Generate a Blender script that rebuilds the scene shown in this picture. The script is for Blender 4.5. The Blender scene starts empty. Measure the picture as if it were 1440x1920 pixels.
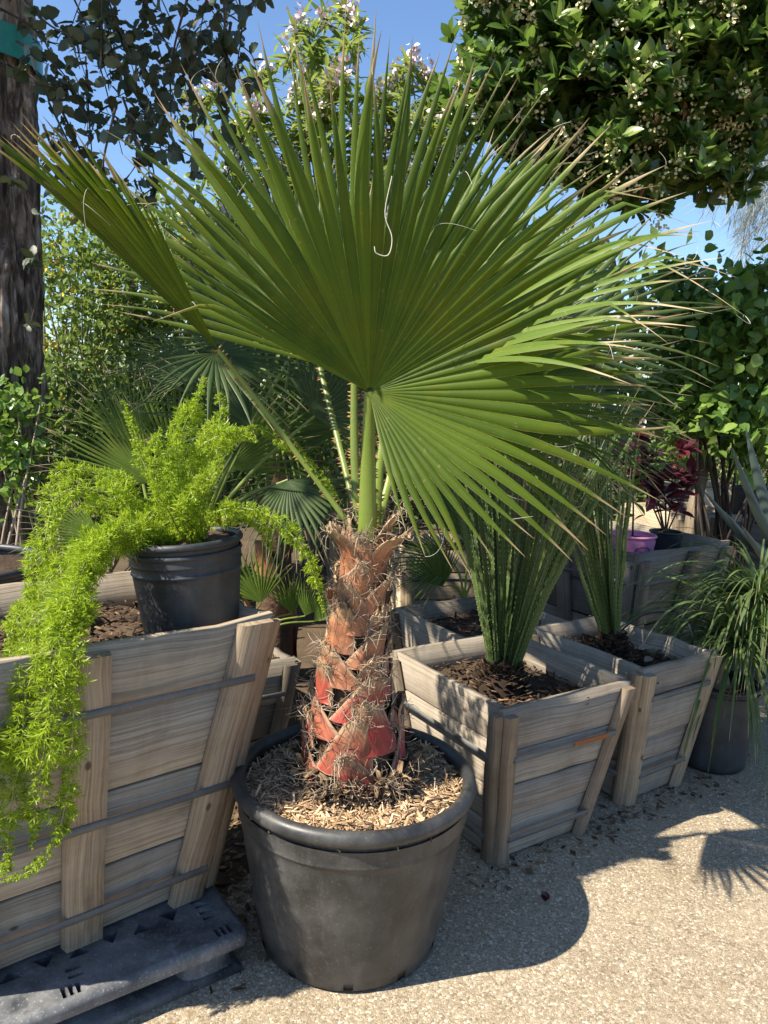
import bpy, math, random
import numpy as np
from mathutils import Matrix, Vector, noise as mnoise
from mathutils.geometry import delaunay_2d_cdt

rs = np.random.RandomState(11)
random.seed(11)
R_ = math.radians
scene = bpy.context.scene

# ------------------------------------------------------------------ camera
FPX = 1443.0
PITCH, ROLL, CAMH = R_(8.5), R_(2.5), 1.5
cF = np.array([0, math.cos(PITCH), -math.sin(PITCH)])
_u0 = np.array([0, math.sin(PITCH), math.cos(PITCH)]); _r0 = np.array([1.0, 0, 0])
cR = _r0 * math.cos(ROLL) + _u0 * math.sin(ROLL)
cU = _u0 * math.cos(ROLL) - _r0 * math.sin(ROLL)
cC = np.array([0, 0, CAMH])
cam = bpy.data.cameras.new('camera')
cam.sensor_fit = 'VERTICAL'; cam.sensor_height = 36; cam.sensor_width = 27
cam.lens = 36 * FPX / 1920
cam.clip_start = 0.05; cam.clip_end = 2000
camo = bpy.data.objects.new('camera', cam)
scene.collection.objects.link(camo)
camo.matrix_world = Matrix(((cR[0], cU[0], -cF[0], 0), (cR[1], cU[1], -cF[1], 0), (cR[2], cU[2], -cF[2], CAMH), (0, 0, 0, 1)))
scene.camera = camo

# ------------------------------------------------------------------ light
SUN_EL, SUN_TRAVEL = R_(47), R_(27)
world = bpy.data.worlds.new('World'); scene.world = world; world.use_nodes = True
wn = world.node_tree.nodes; wl = world.node_tree.links
sky = wn.new('ShaderNodeTexSky'); sky.sky_type = 'NISHITA'; sky.sun_disc = False
sky.sun_elevation = SUN_EL; sky.sun_rotation = R_(243)
sky.air_density = 1.0; sky.dust_density = 0.3; sky.ozone_density = 5.5
bg = wn.get('Background') or wn.new('ShaderNodeBackground')
wl.new(sky.outputs[0], bg.inputs[0]); bg.inputs[1].default_value = 0.10
sun = bpy.data.lights.new('sun', 'SUN'); sun.energy = 5.0; sun.angle = R_(0.55); sun.color = (1.0, 0.92, 0.78)
suno = bpy.data.objects.new('sun', sun); scene.collection.objects.link(suno)
_d = Vector((math.cos(SUN_TRAVEL) * math.cos(SUN_EL), math.sin(SUN_TRAVEL) * math.cos(SUN_EL), -math.sin(SUN_EL)))
suno.rotation_euler = _d.to_track_quat('-Z', 'Y').to_euler(); suno.location = (-6, -3, 8)
vs = scene.view_settings
vs.view_transform = 'Standard'; vs.look = 'None'; vs.exposure = 1.15; vs.gamma = 1.0
scene.cycles.max_bounces = 8
scene.cycles.transmission_bounces = 4
scene.cycles.transparent_max_bounces = 4

# ------------------------------------------------------------------ helpers
def ray(u, v):
    return cF + cR * (u - 720) / FPX + cU * (960 - v) / FPX
def at(u, v, y):
    d = ray(u, v); return cC + d * (y / d[1])
def atz(u, v, z):
    d = ray(u, v); return cC + d * ((z - CAMH) / d[2])
def nrm(a):
    a = np.asarray(a, float); return a / np.maximum(np.linalg.norm(a, axis=-1, keepdims=True), 1e-9)
def frames(d, n):
    y = nrm(d); n = np.broadcast_to(np.asarray(n, float), y.shape)
    z = nrm(n - (n * y).sum(-1, keepdims=True) * y + 1e-7)
    return np.stack([np.cross(y, z), y, z], -1)
def rdir(n):
    return nrm(rs.normal(size=(n, 3)))
def spline(pts, n):
    P = np.asarray(pts, float)
    P = np.vstack([2 * P[0] - P[1], P, 2 * P[-1] - P[-2]])
    m = len(P) - 3; out = []
    for t in np.linspace(0, m - 1e-6, n):
        i = int(t); f = t - i; a, b, c, d = P[i:i + 4]
        out.append(0.5 * (2 * b + (c - a) * f + (2 * a - 5 * b + 4 * c - d) * f * f + (3 * b - a - 3 * c + d) * f ** 3))
    return np.array(out)
def nz(p, s=1.0):
    return mnoise.noise(Vector((float(p[0]) * s, float(p[1]) * s, float(p[2]) * s)))

class MB:
    def __init__(s):
        s.V = []; s.L = []; s.T = []; s.UV = []; s.R = []; s.n = 0
    def raw(s, v, loops, tot, uv=None, rnd=None):
        v = np.asarray(v, float).reshape(-1, 3); loops = np.asarray(loops, int).ravel(); tot = np.asarray(tot, int).ravel()
        s.V.append(v); s.L.append(loops + s.n); s.T.append(tot)
        s.UV.append(np.zeros((len(loops), 2)) if uv is None else np.asarray(uv, float).reshape(-1, 2))
        s.R.append(np.full(len(tot), random.random() if rnd is None else rnd) if np.ndim(rnd) == 0 else np.asarray(rnd, float))
        s.n += len(v)
    def faces(s, v, fs, uvv=None, rnd=None):
        lp = [i for f in fs for i in f]; tot = [len(f) for f in fs]
        s.raw(v, lp, tot, None if uvv is None else np.asarray(uvv)[lp], rnd)
    def grid(s, P, uv=None, rnd=None, wrap=False):
        P = np.asarray(P, float); a, b = P.shape[:2]
        idx = np.arange(a * b).reshape(a, b)
        if wrap: idx = np.concatenate([idx, idx[:, :1]], 1)
        q = np.stack([idx[:-1, :-1], idx[:-1, 1:], idx[1:, 1:], idx[1:, :-1]], -1).reshape(-1, 4)
        if uv is None:
            bb = idx.shape[1]
            U, W = np.meshgrid(np.linspace(0, 1, bb), np.linspace(0, 1, a))
            g = np.stack([U, W], -1)
            l = np.stack([g[:-1, :-1], g[:-1, 1:], g[1:, 1:], g[1:, :-1]], 2).reshape(-1, 2)
        else:
            l = np.asarray(uv, float).reshape(-1, 2)[q.ravel()]
        s.raw(P.reshape(-1, 3), q.ravel(), np.full(len(q), 4), l, rnd)
    def tube(s, pts, rad, k=6, rnd=None, cap=True):
        P = np.asarray(pts, float); n = len(P); rad = np.broadcast_to(np.asarray(rad, float), (n,))
        T = nrm(np.gradient(P, axis=0)); ref = np.array([0, 0, 1.0]) if abs(T[0][2]) < .9 else np.array([1.0, 0, 0])
        N = nrm(np.cross(T[0], ref)); rings = []
        for i in range(n):
            N = nrm(N - T[i] * (N @ T[i])); B = np.cross(T[i], N)
            a = np.linspace(0, 2 * math.pi, k, endpoint=False)
            rings.append(P[i] + rad[i] * (np.cos(a)[:, None] * N + np.sin(a)[:, None] * B))
        G = np.array(rings); s.grid(G, rnd=rnd, wrap=True)
        if cap:
            s.raw(G[0], list(range(k))[::-1], [k], rnd=rnd if rnd is not None else 0.5); s.raw(G[-1], range(k), [k], rnd=rnd if rnd is not None else 0.5)
    def box(s, o, X, Y, Z, rnd=None, uvo=None):
        # o corner, X along length: uv in metres along X
        o, X, Y, Z = [np.asarray(q, float) for q in (o, X, Y, Z)]
        c = [o, o + X, o + X + Y, o + Y, o + Z, o + X + Z, o + X + Y + Z, o + Y + Z]
        s.hexa(c, rnd)
    def hexa(s, c, rnd=None, bev=0.0):
        c = np.asarray(c, float); rnd = random.random() if rnd is None else rnd
        lx = np.linalg.norm(c[1] - c[0]); ly = np.linalg.norm(c[3] - c[0]); lz = np.linalg.norm(c[4] - c[0])
        of = np.array([random.random() * 40, random.random() * 40])
        u = {0: (0, 0), 1: (lx, 0), 2: (lx, ly), 3: (0, ly), 4: (0, lz), 5: (lx, lz), 6: (lx, ly + lz), 7: (0, ly + lz)}
        fs = [(0, 3, 2, 1), (4, 5, 6, 7), (0, 1, 5, 4), (2, 3, 7, 6), (1, 2, 6, 5), (0, 4, 7, 3)]
        pl = []
        for f in fs[:2]: pl += [np.array({0: (0, 0), 1: (lx, 0), 2: (lx, ly), 3: (0, ly)}[i % 4]) + of for i in f]
        for f in fs[2:4]: pl += [np.array(((lx if i in (1, 5, 2, 6) else 0), (lz if i > 3 else 0))) + of + 3 for i in f]
        for f in fs[4:]: pl += [np.array(((lz if i > 3 else 0) * .1, (ly if i in (2, 3, 6, 7) else 0))) + of + 7 for i in f]
        s.raw(c, [i for f in fs for i in f], [4] * 6, pl, rnd)
    def inst(s, tpl, pos, M, rnd=None):
        T, F, U = tpl; pos = np.asarray(pos, float); n = len(pos)
        if n == 0: return
        V = pos[:, None] + np.einsum('nij,kj->nki', M, T)
        lp = np.array([i for f in F for i in f]); tot = np.array([len(f) for f in F])
        k = len(T)
        L = (lp[None] + np.arange(n)[:, None] * k).ravel()
        rnd = rs.rand(n) if rnd is None else np.broadcast_to(rnd, (n,))
        s.raw(V.reshape(-1, 3), L, np.tile(tot, n), np.tile(U[lp], (n, 1)), np.repeat(rnd, len(tot)))
    def lathe(s, prof, c, k=64, axis=None, rnd=0.5, skip=None):
        a = np.linspace(0, 2 * math.pi, k, endpoint=False)
        X, Y, Z = (np.eye(3) if axis is None else axis)
        P = np.array([[np.asarray(c) + r * (math.cos(t) * X + math.sin(t) * Y) + z * Z for t in a] for r, z in prof])
        if skip is None:
            s.grid(P, rnd=rnd, wrap=True); return P
        m, _ = P.shape[:2]; fs = [(i * k + j, i * k + (j + 1) % k, (i + 1) * k + (j + 1) % k, (i + 1) * k + j) for i in range(m - 1) for j in range(k) if not skip(i, j)]
        uvv = [(j / k, i / (m - 1)) for i in range(m) for j in range(k)]
        s.faces(P.reshape(-1, 3), fs, uvv, rnd); return P
    def build(s, name, mat, parent=None, smooth=False):
        v = np.concatenate(s.V); l = np.concatenate(s.L); t = np.concatenate(s.T); uv = np.concatenate(s.UV); r = np.concatenate(s.R)
        root = parent; org = np.zeros(3)
        while root is not None:
            org = org + np.array(root.location); root = root.parent
        me = bpy.data.meshes.new(name)
        me.vertices.add(len(v)); me.vertices.foreach_set('co', (v - org).ravel().astype(np.float32))
        me.loops.add(len(l)); me.loops.foreach_set('vertex_index', l.astype(np.int32))
        me.polygons.add(len(t)); me.polygons.foreach_set('loop_start', np.concatenate([[0], np.cumsum(t)[:-1]]).astype(np.int32))
        me.update(calc_edges=True)
        ul = me.uv_layers.new(name='UVMap'); ul.data.foreach_set('uv', uv.ravel().astype(np.float32))
        at_ = me.attributes.new('rnd', 'FLOAT', 'FACE'); at_.data.foreach_set('value', r.astype(np.float32))
        if smooth: me.polygons.foreach_set('use_smooth', np.ones(len(t), bool))
        me.materials.append(mat); me.validate()
        o = bpy.data.objects.new(name, me); scene.collection.objects.link(o)
        if parent is not None: o.parent = parent
        return o

def thing(name, label, cat, loc=(0, 0, 0), group=None):
    o = bpy.data.objects.new(name, None); scene.collection.objects.link(o)
    o.empty_display_size = .1; o.location = tuple(float(q) for q in loc); o['label'] = label; o['category'] = cat
    if group: o['group'] = group
    return o
def tag(o, label, cat, group=None):
    o['label'] = label; o['category'] = cat
    if group: o['group'] = group
    return o
def kind(o, k):
    o['kind'] = k; return o

def leaf_tpl(w, fold=.25, curve=.15, base=.0):
    n = len(w); T = []; U = []
    for i, wi in enumerate(w):
        t = i / (n - 1); z = -curve * t * t
        for sx, k in ((-1, 1), (0, 0), (1, 1)):
            T.append((sx * wi, base + t * (1 - base), z + k * fold * wi)); U.append((.5 + .5 * sx, t))
    F = []
    for i in range(n - 1):
        a = 3 * i
        F += [(a, a + 1, a + 4, a + 3), (a + 1, a + 2, a + 5, a + 4)]
    return np.array(T, float), F, np.array(U, float)
OVATE = leaf_tpl([.03, .27, .33, .22, .01], .3, .12, .06)
ELLIP = leaf_tpl([.03, .17, .23, .17, .01], .3, .15, .05)
LANCE = leaf_tpl([.015, .08, .09, .05, .003], .35, .3, .04)
HEART = leaf_tpl([.2, .42, .38, .2, .01], .2, .15, .0)
SMALL = (np.array([(0, 0, 0), (-.25, .5, .05), (0, .5, -.03), (.25, .5, .05), (0, 1, -.05)], float), [(0, 2, 1), (0, 3, 2), (1, 2, 4), (2, 3, 4)], np.array([(.5, 0), (0, .5), (.5, .5), (1, .5), (.5, 1)], float))
NEEDLE = (np.array([(0, 0, 0), (-.5, .45, 0), (0, 1, 0), (.5, .45, 0)], float), [(0, 3, 2, 1)], np.array([(.5, 0), (0, .5), (.5, 1), (1, .5)], float))
CHIP = (np.array([(-.5, 0, 0), (.5, 0, 0), (.4, 1, .1), (-.35, 1, .1), (-.5, 0, .25), (.45, 0, .25), (.3, 1, .3), (-.4, .9, .35)], float), [(4, 5, 6, 7), (0, 4, 7, 3), (1, 2, 6, 5), (0, 1, 5, 4), (2, 3, 7, 6)], np.zeros((8, 2)))

# ------------------------------------------------------------------ materials
class NT:
    def __init__(s, name):
        s.m = bpy.data.materials.new(name); s.m.use_nodes = True; s.t = s.m.node_tree; s.t.nodes.clear()
    def n(s, typ, props=None, **inp):
        nd = s.t.nodes.new('ShaderNode' + typ)
        for k, v in (props or {}).items(): setattr(nd, k, v)
        for k, v in inp.items():
            key = int(k[1:]) if k[0] == 'i' and k[1:].isdigit() else k.replace('_', ' ')
            s.set(nd.inputs[key], v)
        return nd
    def set(s, sock, v):
        if isinstance(v, bpy.types.NodeSocket): s.t.links.new(v, sock)
        elif isinstance(v, bpy.types.Node): s.t.links.new(v.outputs[0], sock)
        elif isinstance(v, tuple) and len(v) == 3 and sock.type == 'RGBA': sock.default_value = (*v, 1)
        else: sock.default_value = v
    def ramp(s, fac, stops, interp='LINEAR'):
        r = s.t.nodes.new('ShaderNodeValToRGB'); s.set(r.inputs[0], fac); e = r.color_ramp.elements; r.color_ramp.interpolation = interp
        while len(e) < len(stops): e.new(0.5)
        for i, (p, c) in enumerate(stops):
            e[i].position = p; e[i].color = (*c, 1) if isinstance(c, tuple) else (c, c, c, 1)
        return r.outputs[0]
    def mix(s, fac, a, b, mode='MIX'):
        m = s.t.nodes.new('ShaderNodeMix'); m.data_type = 'RGBA'; m.blend_type = mode
        s.set(m.inputs[0], fac); s.set(m.inputs[6], a); s.set(m.inputs[7], b); return m.outputs[2]
    def math(s, op, a, b=0.0, c=0.0):
        m = s.t.nodes.new('ShaderNodeMath'); m.operation = op
        s.set(m.inputs[0], a); s.set(m.inputs[1], b); s.set(m.inputs[2], c); return m.outputs[0]
    def vmul(s, a, b):
        m = s.t.nodes.new('ShaderNodeVectorMath'); m.operation = 'MULTIPLY'; s.set(m.inputs[0], a); m.inputs[1].default_value = b; return m.outputs[0]
    def attr(s, name='rnd'):
        a = s.t.nodes.new('ShaderNodeAttribute'); a.attribute_name = name; return a.outputs['Fac']
    def coord(s, k='Object'):
        return s.t.nodes.new('ShaderNodeTexCoord').outputs[k]
    def noise(s, vec, scale, detail=4, rough=.55, dist=0.0):
        return s.n('TexNoise', Vector=vec, Scale=scale, Detail=detail, Roughness=rough, Distortion=dist).outputs[0]
    def bump(s, h, strength=.3, dist=.01):
        return s.n('Bump', Strength=strength, Distance=dist, Height=h).outputs[0]
    def out(s, sh):
        o = s.t.nodes.new('ShaderNodeOutputMaterial'); s.set(o.inputs[0], sh); return s.m
    def pbr(s, col, rough=.6, spec=.4, normal=None, **kw):
        p = s.t.nodes.new('ShaderNodeBsdfPrincipled'); s.set(p.inputs['Base Color'], col); s.set(p.inputs['Roughness'], rough)
        s.set(p.inputs['Specular IOR Level'], spec)
        if normal is not None: s.set(p.inputs['Normal'], normal)
        for k, v in kw.items(): s.set(p.inputs[k.replace('_', ' ')], v)
        return p.outputs[0]

def leaf_mat(name, a, b, c=None, trans=.35, tcol=None, rough=.42, spec=.45, nscale=9.0, back=None):
    t = NT(name); r = t.attr()
    col = t.ramp(r, [(0, a), (.6, b), (1, c or b)])
    nz_ = t.noise(t.coord(), nscale, 3)
    col = t.mix(t.ramp(nz_, [(.35, 0.0), (.7, .55)]), col, t.mix(1.0, col, (.62, .68, .55), 'MULTIPLY'))
    uv = t.n('SeparateXYZ', Vector=t.coord('UV'))
    mid = t.math('ABSOLUTE', t.math('SUBTRACT', uv.outputs[0], .5))
    col = t.mix(t.ramp(mid, [(0, .45), (.07, 0.0)]), col, t.mix(1.0, col, (1.5, 1.45, 1.3), 'MULTIPLY'))
    if back:
        g = t.n('NewGeometry').outputs['Backfacing']; col = t.mix(t.math('MULTIPLY', g, .8), col, back)
    p = t.pbr(col, rough, spec)
    tr = t.n('BsdfTranslucent', Color=t.mix(.5, col, tcol or tuple(min(1, q * 2.2) for q in b)))
    return t.out(t.n('MixShader', i0=trans, i1=p, i2=tr))

def palm_mat(name, base, lite, tip, trans=.3, edge=(.42, .4, .16), brown=.94, rough=.4):
    t = NT(name); r = t.attr(); uv = t.n('SeparateXYZ', Vector=t.coord('UV')); u, v = uv.outputs[0], uv.outputs[1]
    col = t.mix(r, base, lite)
    st = t.noise(t.vmul(t.coord('UV'), (26, 1.2, 1)), 1.0, 3)
    col = t.mix(t.ramp(st, [(.3, 0.0), (.75, .5)]), col, t.mix(1.0, col, (.6, .66, .5), 'MULTIPLY'))
    bl = t.noise(t.coord(), 22, 4, .6)
    col = t.mix(t.ramp(bl, [(.5, 0.0), (.8, .35)]), col, lite)
    col = t.mix(t.ramp(t.noise(t.coord(), 4.5, 4, .65), [(.5, 0.0), (.75, .5)]), col, t.mix(1.0, lite, (1.45, 1.0, .6), 'MULTIPLY'))
    col = t.mix(t.ramp(t.noise(t.coord(), 55, 3, .7), [(.66, 0.0), (.76, .5)]), col, tip)
    e = t.math('ABSOLUTE', t.math('SUBTRACT', u, .5))
    dots = t.noise(t.vmul(t.coord('UV'), (3, 60, 1)), 1.0, 2)
    col = t.mix(t.math('MULTIPLY', t.ramp(e, [(.445, 0.0), (.485, .55)]), t.ramp(dots, [(.35, .3), (.6, 1.0)])), col, edge)
    col = t.mix(t.ramp(e, [(0, .3), (.035, 0.0)]), col, t.mix(1.0, col, (1.5, 1.4, 1.1), 'MULTIPLY'))
    vv = t.math('ADD', v, t.math('MULTIPLY', t.math('SUBTRACT', t.noise(t.coord(), 30, 3), .5), .1))
    vv = t.math('ADD', vv, t.math('MULTIPLY', t.math('SUBTRACT', r, .5), .09))
    col = t.mix(t.ramp(vv, [(brown - .08, 0.0), (brown, 1.0)]), col, tip)
    p = t.pbr(col, rough + .06, .22, t.bump(st, .12, .002))
    tr = t.n('BsdfTranslucent', Color=t.mix(1.0, col, (1.7, 1.75, .8), 'MULTIPLY'))
    return t.out(t.n('MixShader', i0=trans, i1=p, i2=tr))

def wood_mat(name, a, b, c, dark=(.09, .07, .055), warm=.0, stain=.5):
    t = NT(name); uv = t.coord('UV'); r = t.attr()
    w = t.n('TexNoise', Vector=uv, Scale=2.2, Detail=3.0)
    wv = t.n('VectorMath', props={'operation': 'MULTIPLY_ADD'}, i0=w.outputs[1], i1=(.0, .05, 0), i2=uv).outputs[0]
    g1 = t.noise(t.vmul(wv, (1.3, 120, 1)), 1.0, 5, .7)
    g2 = t.noise(t.vmul(wv, (5.0, 240, 1)), 1.0, 3, .6)
    ring = t.n('TexWave', props={'wave_type': 'BANDS', 'bands_direction': 'Y'}, Vector=t.vmul(wv, (.6, 9, 1)), Scale=2.0, Distortion=3.5, Detail=2.0, Detail_Scale=.8).outputs[1]
    col = t.mix(t.ramp(r, [(.2, 0.0), (.8, 1.0)]), a, b)
    col = t.mix(t.ramp(t.noise(uv, 5, 3), [(.35, 0.0), (.7, .8)]), col, c)
    col = t.mix(t.ramp(ring, [(.55, 0.0), (1.0, .14)]), col, t.mix(1.0, col, (.6, .55, .5), 'MULTIPLY'))
    col = t.mix(t.ramp(g1, [(.40, .55), (.54, 0.0)]), col, t.mix(1.0, col, (.48, .44, .39), 'MULTIPLY'))
    col = t.mix(t.ramp(g2, [(.38, .5), (.53, 0.0)]), col, t.mix(1.0, col, (.6, .56, .52), 'MULTIPLY'))
    dirt = t.noise(t.vmul(uv, (7, 3.5, 1)), 1.0, 6, .7, .4)
    col = t.mix(t.ramp(dirt, [(.45, 0.0), (.75, .55)]), col, t.mix(1.0, col, (.5, .46, .42), 'MULTIPLY'))
    st = t.noise(t.vmul(uv, (1.6, 5, 1)), 1.3, 5, .65, .8)
    col = t.mix(t.ramp(st, [(.6, 0.0), (.75, stain)]), col, dark)
    vo = t.n('TexVoronoi', Vector=t.vmul(uv, (5.5, 9, 1)), Scale=1.0)
    col = t.mix(t.ramp(vo.outputs[0], [(.05, .85), (.085, 0.0)]), col, (.07, .04, .025))
    h = t.math('ADD', t.math('MULTIPLY', g1, .6), t.math('MULTIPLY', g2, .5))
    return t.out(t.pbr(col, .82, .2, t.bump(h, .5, .004)))

def plastic_mat(name, base, dust, amt=.4, rough=.45, speck=True):
    t = NT(name); co = t.coord()
    n1 = t.noise(co, 7, 5, .65); n2 = t.noise(co, 160, 2); n3 = t.noise(t.vmul(co, (10, 10, 1.5)), 3, 4, .6)
    f = t.math('MULTIPLY', t.ramp(n1, [(.35, 0.0), (.75, 1.0)]), amt)
    f = t.math('ADD', f, t.math('MULTIPLY', t.ramp(n3, [(.5, 0.0), (.8, 1.0)]), amt * .5))
    if speck: f = t.math('ADD', f, t.math('MULTIPLY', t.ramp(n2, [(.6, 0.0), (.75, 1.0)]), amt * .9))
    col = t.mix(f, base, dust)
    rg = t.math('ADD', rough, t.math('MULTIPLY', f, .35))
    return t.out(t.pbr(col, rg, .5, t.bump(t.noise(co, 90, 3), .12, .002)))

def simple_mat(name, a, b, scale=20, rough=.8, spec=.25, bump=.3, bs=60, bd=.004):
    t = NT(name); co = t.coord(); r = t.attr()
    col = t.mix(t.noise(co, scale, 5, .6), a, b)
    col = t.mix(1.0, col, t.ramp(r, [(0, .7), (1, 1.25)]), 'MULTIPLY')
    return t.out(t.pbr(col, rough, spec, t.bump(t.noise(co, bs, 4), bump, bd)))

def chips_mat(name, stops, rough=.85):
    t = NT(name); r = t.attr()
    col = t.ramp(r, stops)
    col = t.mix(t.ramp(t.noise(t.coord(), 90, 3), [(.4, 0.0), (.7, .5)]), col, t.mix(1.0, col, (.5, .48, .45), 'MULTIPLY'))
    return t.out(t.pbr(col, rough, .2))

def aggregate_mat():
    t = NT('aggregate'); co = t.coord()
    v = t.n('TexVoronoi', Vector=co, Scale=150.0); ve = t.n('TexVoronoi', props={'feature': 'DISTANCE_TO_EDGE'}, Vector=co, Scale=150.0)
    v2 = t.n('TexVoronoi', Vector=co, Scale=260.0)
    cs = t.n('SeparateColor', Color=v.outputs[1])
    peb = t.ramp(cs.outputs[0], [(0, (.19, .148, .10)), (.3, (.31, .253, .175)), (.6, (.41, .344, .245)), (.85, (.52, .45, .335)), (1, (.65, .585, .47))])
    c2 = t.n('SeparateColor', Color=v2.outputs[1])
    fine = t.ramp(c2.outputs[0], [(0, (.205, .162, .11)), (.5, (.335, .273, .187)), (1, (.47, .397, .295))])
    isp = t.ramp(cs.outputs[1], [(.42, 0.0), (.5, 1.0)], 'LINEAR')
    col = t.mix(isp, fine, peb)
    col = t.mix(t.ramp(ve.outputs[0], [(0.02, .5), (.12, 0.0)]), col, (.2, .15, .1))
    stn = t.noise(co, 2.6, 6, .7, 1.2)
    col = t.mix(t.ramp(stn, [(.54, 0.0), (.66, .38)]), col, t.mix(1.0, col, (.5, .45, .4), 'MULTIPLY'))
    big = t.noise(co, 1.3, 5, .6)
    col = t.mix(t.ramp(big, [(.35, .0), (.68, .5)]), col, t.mix(1.0, col, (.72, .68, .62), 'MULTIPLY'))
    col = t.mix(t.ramp(t.noise(co, 6, 4, .6), [(.52, 0.0), (.75, .4)]), col, (.36, .29, .19))
    h = t.math('ADD', ve.outputs[0], t.math('MULTIPLY', t.noise(co, 300, 3), .4))
    return t.out(t.pbr(col, .85, .25, t.bump(h, .55, .004)))

def boot_mat():
    t = NT('palm_boot'); r = t.attr(); uv = t.n('SeparateXYZ', Vector=t.coord('UV')); z = t.n('SeparateXYZ', Vector=t.coord()).outputs[2]
    st = t.noise(t.vmul(t.coord('UV'), (16, 1.1, 1)), 1.0, 5, .65)
    lo = t.ramp(st, [(.3, (.20, .022, .02)), (.6, (.34, .038, .034)), (.8, (.42, .10, .07))])
    hi = t.ramp(st, [(.3, (.19, .075, .036)), (.55, (.37, .15, .07)), (.8, (.52, .31, .18))])
    col = t.mix(t.ramp(t.math('ADD', z, t.math('MULTIPLY', r, .25)), [(.24, 0.0), (.50, 1.0)]), lo, hi)
    vv = t.math('ADD', uv.outputs[1], t.math('MULTIPLY', t.math('SUBTRACT', t.noise(t.coord(), 40, 4), .5), .45))
    col = t.mix(t.ramp(vv, [(.62, 0.0), (.95, 1.0)]), col, t.ramp(st, [(.3, (.17, .10, .055)), (.7, (.50, .36, .21))]))
    col = t.mix(t.ramp(t.noise(t.coord(), 26, 5, .7), [(.46, 0.0), (.68, .85)]), col, (.09, .055, .038))
    e = t.math('ABSOLUTE', t.math('SUBTRACT', uv.outputs[0], .5))
    col = t.mix(t.ramp(e, [(.4, 0.0), (.5, .8)]), col, (.40, .29, .18))
    return t.out(t.pbr(col, .55, .35, t.bump(st, .5, .004)))

def bark_mat():
    t = NT('cork_bark'); co = t.coord(); r = t.attr()
    st = t.noise(t.vmul(co, (22, 22, 5)), 1.0, 6, .7, .6)
    col = t.ramp(st, [(.3, (.022, .017, .014)), (.45, (.09, .068, .055)), (.56, (.26, .20, .16)), (.7, (.50, .43, .37))])
    return t.out(t.pbr(col, .9, .15, t.bump(st, 1.0, .02)))

M = {}
M['agg'] = aggregate_mat()
M['dirt'] = simple_mat('dirt', (.05, .037, .026), (.15, .108, .07), 6, .95, .1, .6, 70, .01)
M['soil'] = simple_mat('potting_soil', (.035, .024, .017), (.13, .09, .06), 30, .95, .1, .8, 90, .01)
M['wood_warm'] = wood_mat('weathered_wood_warm', (.50, .40, .27), (.37, .305, .225), (.42, .36, .285), stain=.65)
M['wood_slat'] = wood_mat('weathered_slat_wood', (.41, .32, .215), (.32, .25, .175), (.37, .31, .24), stain=.8)
M['wood_grey'] = wood_mat('weathered_wood_grey', (.40, .345, .27), (.29, .245, .19), (.35, .305, .25), stain=.6)
M['wood_gslat'] = wood_mat('weathered_grey_slat', (.27, .205, .14), (.21, .16, .11), (.31, .26, .2), stain=.75)
M['wood_old'] = wood_mat('old_silver_wood', (.30, .265, .22), (.12, .10, .08), (.25, .22, .18), stain=.9)
M['wood_pale'] = wood_mat('pale_new_wood', (.62, .50, .33), (.52, .41, .27), (.58, .48, .36), stain=.3)
M['strap'] = plastic_mat('grey_strap', (.085, .092, .095), (.22, .20, .17), .5, .6)
M['rust'] = simple_mat('rusty_strap', (.34, .11, .03), (.22, .09, .04), 60)
M['pot'] = plastic_mat('black_pot_plastic', (.017, .018, .019), (.18, .172, .16), .36, .42)
M['pot2'] = plastic_mat('dusty_black_plastic', (.016, .018, .022), (.11, .12, .13), .35, .45)
M['pallet'] = plastic_mat('pallet_plastic', (.03, .035, .042), (.33, .325, .32), .62, .5)
M['pink'] = plastic_mat('pink_plastic', (.80, .27, .46), (.80, .42, .56), .3, .4, False)
M['ink'] = simple_mat('purple_ink', (.08, .02, .09), (.12, .03, .12))
M['tape'] = simple_mat('green_tape', (.0, .10, .075), (.01, .22, .17), 25, .35, .5, .4, 40, .004)
M['mulch'] = chips_mat('mulch_chips', [(0, (.13, .08, .045)), (.25, (.28, .18, .10)), (.6, (.46, .31, .18)), (1, (.70, .53, .34))])
M['litter'] = chips_mat('leaf_litter', [(0, (.05, .032, .02)), (.5, (.14, .09, .05)), (1, (.34, .24, .14))])
M['soilchip'] = chips_mat('soil_chips', [(0, (.025, .017, .012)), (.7, (.07, .045, .028)), (1, (.24, .15, .085))])
M['boot'] = boot_mat(); M['bark'] = bark_mat()
M['fibre'] = chips_mat('palm_fibre', [(0, (.10, .07, .05)), (.5, (.28, .21, .15)), (1, (.58, .48, .36))])
M['core'] = simple_mat('palm_core', (.05, .03, .022), (.16, .10, .065), 40, .9, .1, .8, 60, .01)
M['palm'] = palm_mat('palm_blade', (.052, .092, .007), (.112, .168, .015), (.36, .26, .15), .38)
M['palm_lit'] = palm_mat('palm_blade_sunlit', (.085, .15, .02), (.15, .215, .038), (.48, .37, .24), .36, brown=.91)  # brighter copy of the blade green for fronds in sun, light put into the colour
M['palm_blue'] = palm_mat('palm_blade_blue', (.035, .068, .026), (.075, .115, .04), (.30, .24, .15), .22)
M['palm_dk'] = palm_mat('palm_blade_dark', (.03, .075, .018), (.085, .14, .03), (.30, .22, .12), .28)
M['petiole'] = simple_mat('palm_petiole', (.10, .155, .022), (.185, .23, .04), 12, .4, .45, .15)
M['thorn'] = simple_mat('palm_thorn', (.22, .10, .045), (.34, .2, .10))
M['thread'] = simple_mat('leaf_thread', (.55, .50, .40), (.75, .72, .62))
M['fern'] = leaf_mat('fern_needle', (.16, .26, .012), (.30, .40, .02), (.42, .52, .06), .42, (.65, .82, .06), .45)
M['fernstem'] = simple_mat('fern_stem', (.20, .26, .06), (.32, .36, .12))
M['fernstem2'] = simple_mat('pale_tooth', (.16, .18, .08), (.26, .27, .14))
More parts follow.
